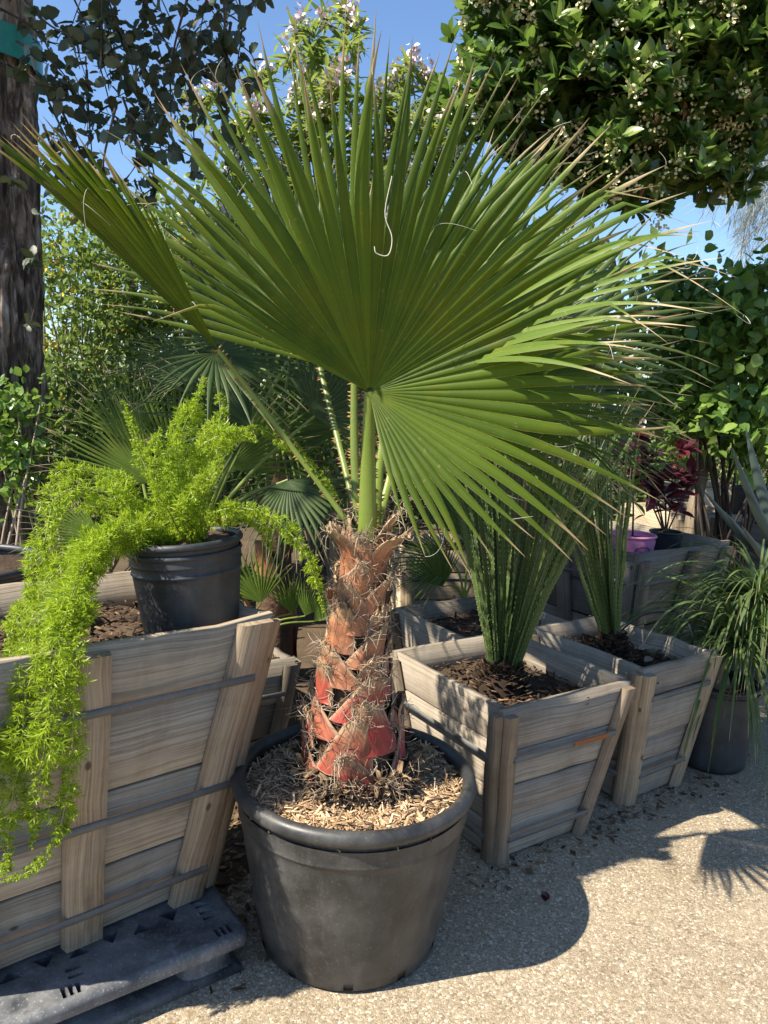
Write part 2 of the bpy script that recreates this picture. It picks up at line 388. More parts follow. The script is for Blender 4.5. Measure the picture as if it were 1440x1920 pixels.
M['oak'] = leaf_mat('oak_leaf', (.03, .045, .02), (.05, .07, .032), (.075, .09, .045), .16, (.14, .18, .06), .5, back=(.075, .09, .055))
M['twig'] = simple_mat('dark_twig', (.035, .026, .022), (.10, .075, .06), 40)
M['twig_pale'] = simple_mat('pale_twig', (.22, .17, .12), (.36, .30, .23), 40)
M['arb'] = leaf_mat('glossy_tree_leaf', (.04, .09, .024), (.09, .16, .036), (.27, .34, .075), .34, (.25, .42, .06), .3, .6)
M['dead'] = leaf_mat('dead_leaf', (.22, .08, .04), (.34, .16, .08), (.16, .06, .05), .2, (.4, .15, .06), .6)
M['cream'] = simple_mat('cream_blossom', (.55, .52, .28), (.72, .66, .42))
M['chit'] = leaf_mat('willow_leaf', (.13, .21, .045), (.19, .28, .06), (.36, .36, .07), .4, (.5, .6, .12), .45)
M['pinkfl'] = simple_mat('pale_pink_flower', (.70, .50, .56), (.85, .74, .76))
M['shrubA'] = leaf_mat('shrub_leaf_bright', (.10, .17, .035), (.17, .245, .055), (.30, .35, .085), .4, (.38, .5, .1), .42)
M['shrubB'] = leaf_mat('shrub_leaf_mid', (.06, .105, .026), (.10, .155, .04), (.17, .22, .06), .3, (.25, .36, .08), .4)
M['shrubC'] = leaf_mat('small_glossy_leaf', (.08, .16, .028), (.14, .24, .04), (.24, .34, .07), .36, (.35, .55, .08), .28, .6)
M['yellow'] = simple_mat('yellow_flower', (.75, .42, .02), (.85, .55, .05))
M['vine'] = leaf_mat('climber_leaf', (.07, .15, .03), (.14, .23, .045), (.26, .36, .08), .32, (.28, .5, .07), .38, .5)
M['wisp'] = leaf_mat('wispy_needle', (.26, .29, .25), (.33, .35, .30), (.4, .41, .34), .3, (.4, .42, .35), .6)
M['red'] = leaf_mat('red_leaf', (.045, .014, .026), (.08, .018, .034), (.17, .032, .045), .22, (.3, .045, .07), .35, .5)
M['sotol'] = palm_mat('toothed_leaf', (.038, .078, .024), (.10, .15, .045), (.30, .26, .16), .12, (.30, .33, .16), .98, .45)
M['pony'] = palm_mat('strap_leaf', (.06, .105, .04), (.13, .18, .07), (.34, .30, .16), .3, (.2, .28, .09), .97)
M['agave'] = simple_mat('agave_leaf', (.035, .052, .042), (.06, .08, .06), 6, .5, .3, .1)

# ------------------------------------------------------------------ ground
mb = MB()
n = 60; xs = np.sign(np.linspace(-1, 1, n)) * np.abs(np.linspace(-1, 1, n)) ** 3 * 400
P = np.array([[(x, y + 3, -.006) for x in xs] for y in xs]); mb.grid(P)
kind(mb.build('ground', M['dirt']), 'structure')
mb = MB()
mb.faces([(-4, -6, 0), (12, -6, 0), (12, 11.0, 0), (3.0, 4.9, 0), (.9, 3.1, 0), (.15, 2.58, 0), (-.38, 2.22, 0), (-.55, 1.98, 0), (-1.1, 1.5, 0), (-4, -.6, 0)], [tuple(range(10))])
kind(mb.build('path', M['agg']), 'structure')

def scatter_litter(name, mat, xy, zf, smin, smax, tpl=CHIP, flat=.35, wid=(.2, .45)):
    n = len(xy); d = rdir(n); d[:, 2] *= flat
    up = rdir(n) * .5 + np.array([0, 0, 1.0])
    F_ = frames(d, up); L = rs.uniform(smin, smax, n); Wd = L * rs.uniform(wid[0], wid[1], n)
    F_ = F_ * np.stack([Wd, L, np.minimum(Wd, .012)], -1)[:, None, :]
    pos = np.column_stack([xy, [zf(*p) for p in xy]])
    mb = MB(); mb.inst(tpl, pos, F_); return mb
# dry litter lying around the crates
pts = []
for _ in range(900):
    t = rs.rand(); c = np.array([-.62, 2.15]) + t * np.array([2.9, 2.05]); pts.append(c + rs.normal(size=2) * np.array([.16, .2]))
for _ in range(260):
    t = rs.rand(); c = np.array([.30, 2.22]) + t * np.array([1.15, .80]); pts.append(c + rs.normal(size=2) * .05)
for _ in range(500): pts.append(np.array([-.42, 2.25]) + rs.normal(size=2) * np.array([.12, .25]))
pts = np.array(pts)
o = scatter_litter('leaf_litter', M['litter'], pts, lambda x, y: .004, .012, .05, SMALL, .12, (.5, .9)).build('leaf_litter', M['litter'])
kind(o, 'stuff'); tag(o, 'dry brown leaf bits scattered on the dirt between the crates', 'leaf litter')
pts = np.column_stack([rs.uniform(-.6, 2.2, 60), rs.uniform(1.0, 2.4, 60)])
o = scatter_litter('grit', M['litter'], pts, lambda x, y: .003, .003, .012, SMALL, .1, (.5, .9)).build('grit', M['litter'])
kind(o, 'stuff'); tag(o, 'tiny dark crumbs and grit strewn over the tan path', 'grit')
mb = MB(); p = atz(1022, 1690, .008)
mb.inst(leaf_tpl([.1, .4, .45, .3, .05], .5, -.3), [p, p + [.012, .005, .006]], frames(np.array([[.3, 1, .15], [-1, .2, .3]]), np.array([[0, .2, 1.0], [.3, 0, 1]])) * .03)
tag(mb.build('fallen_leaf', M['red']), 'crumpled dark purple leaf lying in the pot shadow on the path', 'leaf')

# ------------------------------------------------------------------ crates
def crate(label, c, rot, W, D, w, d, z0, h, nb, wood, slat, slats, straps, group='wooden planter crates', fill=.88, sw=.05, st=.024, soilchips=600, lean=(0, 0), rust=False, side_slats=True):
    u = np.array([math.cos(rot), math.sin(rot), 0]); v = np.array([-math.sin(rot), math.cos(rot), 0]); c = np.array([c[0], c[1], 0.0])
    lu = u * lean[0] + v * lean[1]
    def P(a, b, s, ou=0, ov=0):
        hw = (w + (W - w) * s) / 2; hd = (d + (D - d) * s) / 2
        return c + u * (a * hw + ou) + v * (b * hd + ov) + lu * s + np.array([0, 0, z0 + h * s])
    root = thing('planter_crate', label, 'crate', (c[0], c[1], z0), group)
    T = .022
    def wall(side):
        mb = MB(); edges = np.linspace(0, 1, nb + 1) + np.concatenate([[0], rs.uniform(-.035, .035, nb - 1), [0]])
        for i in range(nb):
            s0, s1 = edges[i] + .007, edges[i + 1] - .006
            inw = rs.uniform(0, .008)
            K = 7; r = random.random(); of = rs.rand(2) * 40
            lo = s0 + rs.normal(size=K) * .002; hi = s1 + rs.normal(size=K) * (.004 if i == nb - 1 else .002)
            G = []
            for k in range(K):
                a = -1 + 2 * k / (K - 1)
                def pt(s, depth):
                    if side in 'fb':
                        sg = -1 if side == 'f' else 1; return P(a, sg, s, 0, -sg * (depth + inw))
                    sg = -1 if side == 'l' else 1
                    hd = (d + (D - d) * s) / 2
                    return P(sg, a * (1 - (T + .007) / hd), s, -sg * (depth + inw), 0)
                G.append([pt(lo[k], 0), pt(hi[k], 0), pt(hi[k], T), pt(lo[k], T), pt(lo[k], 0)])
            G = np.array(G); L = np.linalg.norm(G[-1, 0] - G[0, 0]); Hh = np.linalg.norm(G[0, 1] - G[0, 0])
            acc = np.array([0, Hh, Hh + T, 2 * Hh + T, 2 * Hh + 2 * T])
            uv = np.array([[(L * k / (K - 1), q) for q in acc] for k in range(K)]) + of
            mb.grid(G, uv, r)
            for e in (0, K - 1):
                q = G[e, :4]; mb.raw(q, [0, 1, 2, 3], [4], np.array([(0, 0), (.01, Hh), (.02, Hh), (.02, 0)]) + of, r * .8)
        return mb
    for sd in 'fblr': wall(sd).build('side_wall', wood, root)
    def slatbox(side, a0, wid, s0, s1, tk, a0b=None):
        # a0 position of slat centre along its wall at the top, a0b at the bottom
        a0b = a0 if a0b is None else a0b
        mb = MB(); sg = -1 if side in 'fl' else 1; K = 6; G = []; off = 0.0015 + rs.uniform(0, .002)
        of = rs.rand(2) * 40; jit = rs.normal(size=(K, 2)) * .0012
        for k in range(K):
            s = s0 + (s1 - s0) * k / (K - 1); aa = a0b + (a0 - a0b) * s
            row = []
            for (dw, dp) in ((-.5, .06), (-.44, 1), (.44, 1), (.5, .06), (.5, 0), (-.5, 0), (-.5, .06)):
                x = wid * dw + jit[k, 0]; y = off + tk * dp
                row.append(P(aa, sg, s, x, sg * y) if side in 'fb' else P(sg, aa, s, sg * y, x))
            G.append(row)
        G = np.array(G); Ls = np.linalg.norm(G[-1, 0] - G[0, 0])
        cc = np.cumsum([0, tk, wid * .9, tk, .003, wid, .003]); uv = np.array([[(Ls * k / (K - 1), q) for q in cc] for k in range(K)]) + of
        mb.grid(G, uv); r = random.random()
        for e in (0, K - 1): mb.raw(G[e, :6], range(6), [6], np.array([(0, 0), (.002, .01), (.002, .05), (0, .06), (.001, .06), (.001, 0)]) + of, r)
        mb.build('slat', slat, root)
    for sl in slats: slatbox(*sl)
    # straps drawn tight round the crate over the slats
    for k, s in enumerate(straps):
        hw = (w + (W - w) * s) / 2; hd = (d + (D - d) * s) / 2; o_ = st + .0055; bw = .0085 / h
        ring = []
        e = sw * .7
        for a, b in ((-hw + e, -hd - o_), (hw - e, -hd - o_), (hw + o_, -hd + e), (hw + o_, hd - e), (hw - e, hd + o_), (-hw + e, hd + o_), (-hw - o_, hd - e), (-hw - o_, -hd + e)):
            ring.append((a, b))
        mb = MB(); rows = []
        ringp = []
        for i, (a, b) in enumerate(ring):
            a2, b2 = ring[(i + 1) % 8]
            for t in (0, .25, .5, .75): ringp.append((a + (a2 - a) * t, b + (b2 - b) * t))
        tilt = rs.uniform(-.012, .012, 2)
        for a, b in ringp:
            base = c + lu * s + u * a + v * b; z = z0 + h * s + a * tilt[0] + b * tilt[1] + rs.normal() * .0008; nn = nrm(u * a / hw + v * b / hd) * .0012
            zz = np.array([0, 0, .0098])
            rows.append([base + [0, 0, z] - zz, base + [0, 0, z] + zz, base + nn + [0, 0, z] + zz, base + nn + [0, 0, z] - zz, base + [0, 0, z] - zz])
        rows.append(rows[0]); mb.grid(np.array(rows)); so = mb.build('strap', M['strap'], root)
        if rust and k == len(straps) - 1:
            mb = MB(); q = []
            for t in np.linspace(.55, .86, 5):
                a = -hw + 2 * hw * t; base = c + lu * s + u * a + v * (-hd - o_ - .004); z = z0 + h * s + a * tilt[0] - hd * tilt[1]
                q.append([base + [0, 0, z - .008], base + [0, 0, z + .008]])
            mb.grid(np.array(q)); mb.build('rust_patch', M['rust'], so)
    # soil
    mb = MB(); N = 24; s = fill; G = []
    for i in range(N):
        G.append([])
        for j in range(N):
            a, b = -1 + 2 * i / (N - 1), -1 + 2 * j / (N - 1)
            p = P(a * .93, b * .93, s); p[2] += .018 * nz(p, 7) + .012 * nz(p, 23) - .01 * (abs(a) ** 4 + abs(b) ** 4) * .5; G[-1].append(p)
    mb.grid(np.array(G)); so = mb.build('soil', M['soil'], root, True)
    if soilchips:
        ab = rs.uniform(-.9, .9, (soilchips, 2)); pos = np.array([P(a, b, s) + [0, 0, .012 + .018 * nz(P(a, b, s), 7)] for a, b in ab])
        dd = rdir(soilchips); dd[:, 2] *= .25; F_ = frames(dd, rdir(soilchips) * .5 + [0, 0, 1.0]); L = rs.uniform(.008, .04, soilchips)
        mb = MB(); mb.inst(CHIP, pos, F_ * np.stack([L * .35, L, L * .2], -1)[:, None, :]); kind(mb.build('chips', M['soilchip'], so), 'stuff')
    P.root = root
    return P

def corner_slats(sw=.045, tk=.024, s0=-.015, s1=.96):
    e = .9
    return [('f', -.93, sw, s0, s1, tk, -.91), ('f', .92, sw, s0, s1, tk, .90), ('l', -.93, sw, s0, s1, tk, -.91), ('l', .92, sw, s0, s1, tk, .9), ('r', -.92, sw, s0, s1, tk, -.9), ('r', .92, sw, s0, s1, tk, .9), ('b', -.92, sw, s0, s1, tk, -.9), ('b', .92, sw, s0, s1, tk, .9)]

r33 = R_(33)
# left crate on the pallet
uL = np.array([math.cos(R_(40.5)), math.sin(R_(40.5)), 0]); vL = np.array([-uL[1], uL[0], 0])
WL = .92; DL = .66; cL = np.array([-.279, 1.96, 0]) - uL * WL / 2 + vL * DL / 2
PL = crate('tall tan crate standing on the black pallet, under the trailing fern', cL, R_(40.5), WL, DL, WL - .25, DL - .25, .120, .806, 4, M['wood_warm'], M['wood_slat'],
      [('f', .88, .095, -.0, .985, .03, .80), ('f', -.05, .10, .0, .97, .03, -.02), ('f', -.86, .10, 0, .98, .03, -.76), ('r', -.88, .09, 0, .97, .03, -.82), ('r', .88, .1, 0, .97, .03, .8), ('l', -.88, .1, 0, .97, .03, -.8), ('l', .88, .1, 0, .97, .03, .8), ('b', .8, .1, 0, .97, .03, .8), ('b', -.8, .1, 0, .97, .03, -.8)],
      (.12, .43, .80), fill=.88, sw=.05, st=.03, soilchips=900)
mb = MB(); q0 = PL(-.10, .22, .885); q1 = PL(.30, .30, .885); dl = q1 - q0; nn = nrm(np.cross([0, 0, 1.0], dl)) * .055
mb.box(q0 + [0, 0, .012], dl, nn, np.array([0, 0, .045])); tag(mb.build('timber', M['wood_old']), 'short dark timber lying on the soil beside the fern pot', 'timber')
u3 = np.array([math.cos(r33), math.sin(r33), 0]); v3 = np.array([-u3[1], u3[0], 0])
N1 = np.array([.388, 2.21, 0]); c1 = N1 + u3 * .29 + v3 * .31
P1 = crate('grey crate beside the big pot with rusty strap, holding the first spiky plant', c1, r33, .58, .62, .40, .43, .002, .58, 4, M['wood_grey'], M['wood_gslat'], corner_slats(), (.17, .70), fill=.84, rust=True)
mk = MB(); pen2 = spline([(-.006, .008, 0), (-.001, .013, 0), (.006, .010, 0), (.003, .002, 0), (-.006, -.008, 0), (.001, -.007, 0), (.008, -.008, 0)], 26); nrm1 = np.array([math.sin(r33), -math.cos(r33), 0])
mk.grid(np.array([[P1(.28, -1, .925) + u3 * (x * 1.15 + w) + nrm1 * .0022 + np.array([0, 0, z * 1.15 + w]) for w in (-.0011, .0011)] for x, z, _ in pen2])); mk.build('pencil_mark', M['soilchip'], P1.root)
N2 = np.array([.94, 2.65, 0]); c2 = N2 + u3 * .23 + v3 * .28
P2 = crate('grey crate between the strap crate and the trailing grassy pot', c2, R_(35), .45, .57, .32, .40, .002, .575, 4, M['wood_grey'], M['wood_slat'], corner_slats(.05), (.22, .80), fill=.86)
r38 = R_(38.4)
u4 = np.array([math.cos(r38), math.sin(r38), 0]); v4 = np.array([-u4[1], u4[0], 0])
N3 = np.array([1.245, 3.655, 0]); c3 = N3 + u4 * .43 + v4 * .42
P3 = crate('silvery weathered crate holding the pink bucket and small black pot', c3, r38, .87, .84, .62, .60, .002, .80, 4, M['wood_old'], M['wood_old'],
      [('f', -.9, .075, 0, .95, .03, -.86), ('f', .1, .075, 0, .97, .03, .06), ('f', .9, .075, 0, .96, .03, .86), ('l', -.9, .075, 0, .94, .03, -.86), ('l', .1, .075, 0, .95, .03, .1), ('l', .9, .07, 0, .95, .03, .86), ('r', .0, .07, 0, .95, .03, 0), ('b', 0, .07, 0, .95, .03, 0)], (.3, .8), fill=.74, st=.03)
LL = np.array([.06, 3.5, 0]); c4 = LL - v3 * .27 + u3 * .31
P4 = crate('low grey crate with dark stained corner behind the strap crate', c4, r33, .62, .54, .48, .42, .002, .53, 3, M['wood_grey'], M['wood_old'], corner_slats(.05), (.6,), fill=.86, soilchips=300)
c5 = at(795, 1100, 4.5); c5[2] = 0
crate('pale new crate standing in the back row behind the palm trunk', c5 + [.12, .35, 0], R_(12), .62, .6, .52, .5, .002, .60, 4, M['wood_pale'], M['wood_pale'], corner_slats(.06), (.7,), fill=.9, soilchips=200)
c6 = atz(556, 1234, .5); c6[2] = 0; c6 = c6 - u3 * .28 + v3 * .27
P6 = crate('dark crate wedged behind the tall tan crate, planted with low fan palms', c6, r33, .56, .54, .42, .42, .002, .50, 3, M['wood_old'], M['wood_old'], corner_slats(.05), (.75,), fill=.95, soilchips=600)
def crate_px(label, u, v, y, rot, W, D, h, nb, wood, taper=.12, **k):
    p = at(u, v, y); return crate(label, (p[0], p[1]), R_(rot), W, D, W - taper, D - taper, max(.002, p[2] - h), h, nb, wood, wood, corner_slats(.05), (.7,), soilchips=120, **k)
p = at(1310, 962, 5.2)
crate('brown crate behind the silvery crate beside the leaning stake', (p[0], p[1] + .25), R_(22), .62, .6, .5, .5, .002, p[2], 4, M['wood_warm'], M['wood_gslat'], corner_slats(.06), (.6,), soilchips=100)
p = at(1340, 915, 6.4)
crate('farthest pale crate standing under the climber beside a black pot', (p[0] + .05, p[1] + .3), R_(15), .62, .6, .52, .5, .002, p[2], 4, M['wood_pale'], M['wood_pale'], corner_slats(.06), (.6,), soilchips=100)
p = at(1440, 985, 4.9)
crate('dark timber crate at the right edge behind the blue agave', (p[0] + .12, p[1] + .3), R_(30), .72, .7, .58, .56, .002, p[2], 4, M['wood_old'], M['wood_old'], corner_slats(.06), (.35, .75), soilchips=100)
p = at(232, 1120, 3.25)
crate('low tan crate glimpsed behind the hanging fern and its pot', (p[0] + .1, p[1] + .1), R_(38), .42, .42, .32, .32, .002, p[2], 3, M['wood_warm'], M['wood_slat'], corner_slats(.05), (.7,), soilchips=300)

# ------------------------------------------------------------------ pots
def pot(name, label, c, R1, R0, h, rim, mat, cat='pot', group=None, fill=.9, axis=None, grooves=(), notch=False, soil='soil', k=96, T=.006):
    c = np.asarray(c, float); root = thing(name, label, cat, c, group)
    prof = [(R0 * .3, .004), (R0 - .012, .0), (R0, .012), (R0 + .001, .03)]
    def rr(z): return R0 + (R1 - R0) * (z / h)
    zs = sorted(set([.05] + [g for g in grooves]))
    zt = h - rim * 2
    for z in np.linspace(.05, zt - .012, 12): prof.append((rr(z), z))
    for g in grooves:
        prof += [(rr(g - .003), g - .003), (rr(g) + .0035, g), (rr(g + .003) + .002, g + .004)]
    prof = sorted(prof, key=lambda q: q[1]) if not notch else prof[:4] + sorted(prof[4:], key=lambda q: q[1])
    skip = None
    if notch:
        ks = [int(k * f) for f in (.757, .85, .66, .95, .57)]
        skip = lambda i, j: i == 2 and any(abs(j - q) <= 1 for q in ks)
    mb = MB(); mb.lathe(prof, c, k, axis, skip=skip)
    inner = [(rr(z) - T, z) for z in np.linspace(h - rim, .006, 8)] + [(.01, .006)]
    mb.lathe(inner, c, k, axis)
    mb.build('body', mat, root, True)
    mb = MB(); ra = rr(zt) ; cy = h - rim; rp = []
    for a in np.linspace(-math.pi * .75, math.pi * 1.25, 17): rp.append((R1 - rim * .55 + rim * .9 * math.cos(a), cy + rim * math.sin(a)))
    mb.lathe(rp, c, k, axis); mb.build('rim', mat, root, True)
    if fill:
        A = np.eye(3) if axis is None else axis; mb = MB(); N = 20; G = []
        for i in range(N):
            ring = []
            for j in range(k):
                a = 2 * math.pi * j / k; r = (rr(h * fill) - T - .001) * i / (N - 1)
                q = c + A[0] * r * math.cos(a) + A[1] * r * math.sin(a); ring.append(q + A[2] * (h * fill + .012 * nz(q, 12) + .008 * nz(q, 31)))
            G.append(ring)
        mb.grid(np.array(G), wrap=True); mb.build('soil', M[soil], root, True)
    return root
PC = np.array([-.05, 1.99, .002]); PH = .487
pot('nursery_pot', 'large black plastic pot holding the big palm, in front on the path', PC, .327, .247, PH, .021, M['pot'], group='black nursery pots', fill=.88, grooves=(.385,), notch=True, k=192)
# mulch
NM = 9500; rr_ = .295 * np.sqrt(rs.rand(NM)); aa = rs.rand(NM) * 6.2832; xy = np.column_stack([PC[0] + rr_ * np.cos(aa), PC[1] + rr_ * np.sin(aa)])
def mz(x, y): return .448 + .018 * nz((x, y, 0), 9) + .012 * nz((x, y, 5), 26) + .02 * max(0, 1 - math.hypot(x - PC[0], y - PC[1]) / .3)
mb = scatter_litter('mulch', M['mulch'], xy, mz, .012, .042, CHIP, .22, (.08, .2))
G = []
for i in range(24): G.append([(PC[0] + .303 * i / 23 * math.cos(a), PC[1] + .303 * i / 23 * math.sin(a), mz(PC[0] + .303 * i / 23 * math.cos(a), PC[1] + .303 * i / 23 * math.sin(a)) - .004) for a in np.linspace(0, 6.2832, 72, endpoint=False)])
mb.grid(np.array(G), wrap=True, rnd=.25)
o = mb.build('mulch', M['mulch']); kind(o, 'stuff'); tag(o, 'pale shredded bark mulch filling the big black pot', 'mulch')
mb = MB(); p = np.array([atz(537, 1436, .455), atz(640, 1465, .462)])
mb.inst(ELLIP, p[:1], frames(np.array([[1, .4, .1]]), np.array([[0, -.3, 1.0]])) * .05)
tag(mb.build('dry_leaf', M['twig_pale']), 'curled tan leaf lying on the shaded mulch in the big pot', 'leaf')

tl = R_(-5); ax = np.array([[math.cos(tl), 0, -math.sin(tl)], [0, 1, 0], [math.sin(tl), 0, math.cos(tl)]])
FP = np.array([-.51, 2.035, .835])
pot('nursery_pot', 'black pot of foxtail fern tilted in the tall tan crate', FP, .152, .125, .275, .010, M['pot2'], group='black nursery pots', fill=.93, axis=ax, grooves=(.185, .21, .235))
p = at(-92, 1050, 3.25)
pot('nursery_pot', 'wide black tub at the left edge in front of the cork tree', (p[0], p[1], .002), .38, .31, p[2], .018, M['pot2'], group='black nursery pots', fill=.93)
p = at(1362, 1450, 3.1); g = atz(1352, 1452, 0)
PT = np.array([g[0], g[1] + .12, .002])
pot('nursery_pot', 'black pot under the trailing grassy plant at the right edge', PT, .168, .14, .37, .010, M['pot2'], group='black nursery pots', fill=.92)
pk = at(1187, 1000, 4.15)
pr = pot('bucket', 'lilac pink plastic bucket with an oval emblem in the silvery crate', (pk[0], pk[1], pk[2] - .22), .125, .095, .22, .007, M['pink'], 'bucket', fill=.85)
bk = at(1249, 995, 4.3)
pot('nursery_pot', 'small black pot of red leaved plant beside the pink bucket', (bk[0], bk[1], bk[2] - .22), .09, .07, .22, .007, M['pot2'], group='black nursery pots', fill=.9)
bk2 = at(1408, 912, 5.4)
pot('nursery_pot', 'black pot standing against the dark trunk at far right', (bk2[0], bk2[1], bk2[2] - .3), .125, .10, .3, .008, M['pot2'], group='black nursery pots', fill=.9)
# oval emblem printed on the bucket
mb = MB(); E0 = np.array([pk[0], pk[1], pk[2] - .22])
def onb(a, z, off=.0015):
    r = .095 + .03 * (z / .22) + off; return E0 + np.array([r * math.sin(a), -r * math.cos(a), z])
for s1, s2 in ((1, .9), (.82, .77)):
    mb.grid(np.array([[onb(.22 + .42 * s * math.cos(t), .135 + .032 * s * math.sin(t)) for s in (s1, s2)] for t in np.linspace(0, 6.2832, 40)]))
pen = [(-.27, -.004), (-.22, .013), (-.2, -.012), (-.14, .008), (-.1, -.008), (-.06, .01), (-.02, -.008), (.04, .006), (.08, -.006), (.12, .014), (.15, -.01), (.2, .006), (.27, -.002)]
pp = spline([(a, b, 0) for a, b in pen], 60)
mb.grid(np.array([[onb(.22 + a, .135 + b - .002), onb(.22 + a + .012, .135 + b + .002)] for a, b, _ in pp]))
mb.build('emblem', M['ink'], pr)

# ------------------------------------------------------------------ pallet
def pallet():
    th = R_(36); u = np.array([math.cos(th), math.sin(th), 0]); v = np.array([-u[1], u[0], 0])
    o = np.array([-.296, 1.812, 0]); Lp, Dp, zt, dk = 1.15, 1.0, .118, .036
    root = thing('pallet', 'dark blue black plastic pallet carrying the tall tan crate', 'pallet', (*(o - u * Lp / 2 + v * Dp / 2)[:2], 0))
    def W(a, b, z): return o - u * a + v * b + np.array([0, 0, z])
    holes = []
    for k in range(13):
        a = .13 + k * .078; flip = k % 2
        b0, b1 = .142, .182
        holes.append([(a, b0), (a + .052, b0), (a + .026, b1)] if flip else [(a, b1), (a + .026, b0), (a + .052, b1)])
    for bx, by in ((.055, .10), (.055, .125), (.055, .155), (.06, .18), (.40, .075), (.40, .10), (.76, .08)):
        holes.append([(bx, by), (bx + .034, by), (bx + .034, by + .011), (bx, by + .011)])
    for a in (.04, .415, .80):
        for q in range(3): holes.append([(a + q * .016, .022), (a + q * .016 + .011, .022), (a + q * .016 + .011, .058), (a + q * .016, .058)])
    rim = []
    rc = .03
    for (cx, cy, a0) in ((rc, rc, 180), (Lp - rc, rc, 270), (Lp - rc, Dp - rc, 0), (rc, Dp - rc, 90)):
        for q in range(5): rim.append((cx + rc * math.cos(R_(a0 + q * 22.5)), cy + rc * math.sin(R_(a0 + q * 22.5))))
    bv = .016
    ins = [((x - Lp / 2) * (1 - 2 * bv / Lp) + Lp / 2, (y - Dp / 2) * (1 - 2 * bv / Dp) + Dp / 2) for x, y in rim]
    polys = [[Vector((x, y, 0)) for x, y in ins]] + [[Vector((x, y, 0)) for x, y in h] for h in holes]
    flat0 = [Vector((p.x, p.y)) for q in polys for p in q]; ed = []; k0 = 0
    for q in polys:
        ed += [(k0 + i, k0 + (i + 1) % len(q)) for i in range(len(q))]; k0 += len(q)
    cd = delaunay_2d_cdt(flat0, ed, [], 0, 1e-6); flat = [tuple(p) for p in cd[0]]
    def inside(x, y, h):
        r = False
        for (x0, y0), (x1, y1) in zip(h, h[1:] + h[:1]):
            if (y0 > y) != (y1 > y) and x < (x1 - x0) * (y - y0) / (y1 - y0) + x0: r = not r
        return r
    tris = []
    for f in cd[2]:
        x = sum(flat[i][0] for i in f) / len(f); y = sum(flat[i][1] for i in f) / len(f)
        if not any(inside(x, y, h) for h in holes): tris.append(f)
    mb = MB(); mb.faces([W(x, y, zt) for x, y in flat], [tuple(t) for t in tris])
    k = len(rim); rows = [[W(x, y, zt) for x, y in ins + ins[:1]]]
    mid = [((x + a) / 2 + (x - a) * .2, (y + b) / 2 + (y - b) * .2) for (x, y), (a, b) in zip(rim, ins)]
    rows.append([W(x, y, zt - bv * .22) for x, y in mid + mid[:1]]); rows.append([W(x, y, zt - bv) for x, y in rim + rim[:1]])
    rows.append([W(x, y, zt - dk) for x, y in rim + rim[:1]])
    mb.grid(np.array(rows)); mb.faces([W(x, y, zt - dk) for x, y in rim], [tuple(range(k))])
    for h in holes:
        m = len(h); mb.grid(np.array([[W(x, y, zt) for x, y in h + h[:1]], [W(x, y, zt - .03) for x, y in h + h[:1]]]))
        mb.faces([W(x, y, zt - .0305) for x, y in h], [tuple(range(m))], rnd=.1)
    mb.build('deck', M['pallet'], root)
    for a in (.10, .55, 1.05):
        for b in (.095, .5, .88):
            mb = MB(); G = []
            for z, s in ((.018, 1.08), (.03, 1.0), (zt - dk, .96)):
                ring = []
                for t in np.linspace(0, 6.2832, 28, endpoint=False):
                    cx = math.copysign(abs(math.cos(t)) ** .6, math.cos(t)); cy = math.copysign(abs(math.sin(t)) ** .6, math.sin(t))
                    ring.append(W(a + .072 * s * cx, b + .065 * s * cy, z))
                G.append(ring)
            mb.grid(np.array(G), wrap=True); mb.build('block', M['pallet'], root, True)
    for b0, b1 in ((.012, .17), (.42, .58), (.80, .97)):
        mb = MB(); c = [W(.012, b0, .001), W(Lp - .01, b0, .001), W(Lp - .01, b1, .001), W(.012, b1, .001), W(.02, b0 + .012, .019), W(Lp - .02, b0 + .012, .019), W(Lp - .02, b1 - .012, .019), W(.02, b1 - .012, .019)]
        mb.hexa(c); mb.build('runner', M['pallet'], root)
pallet()

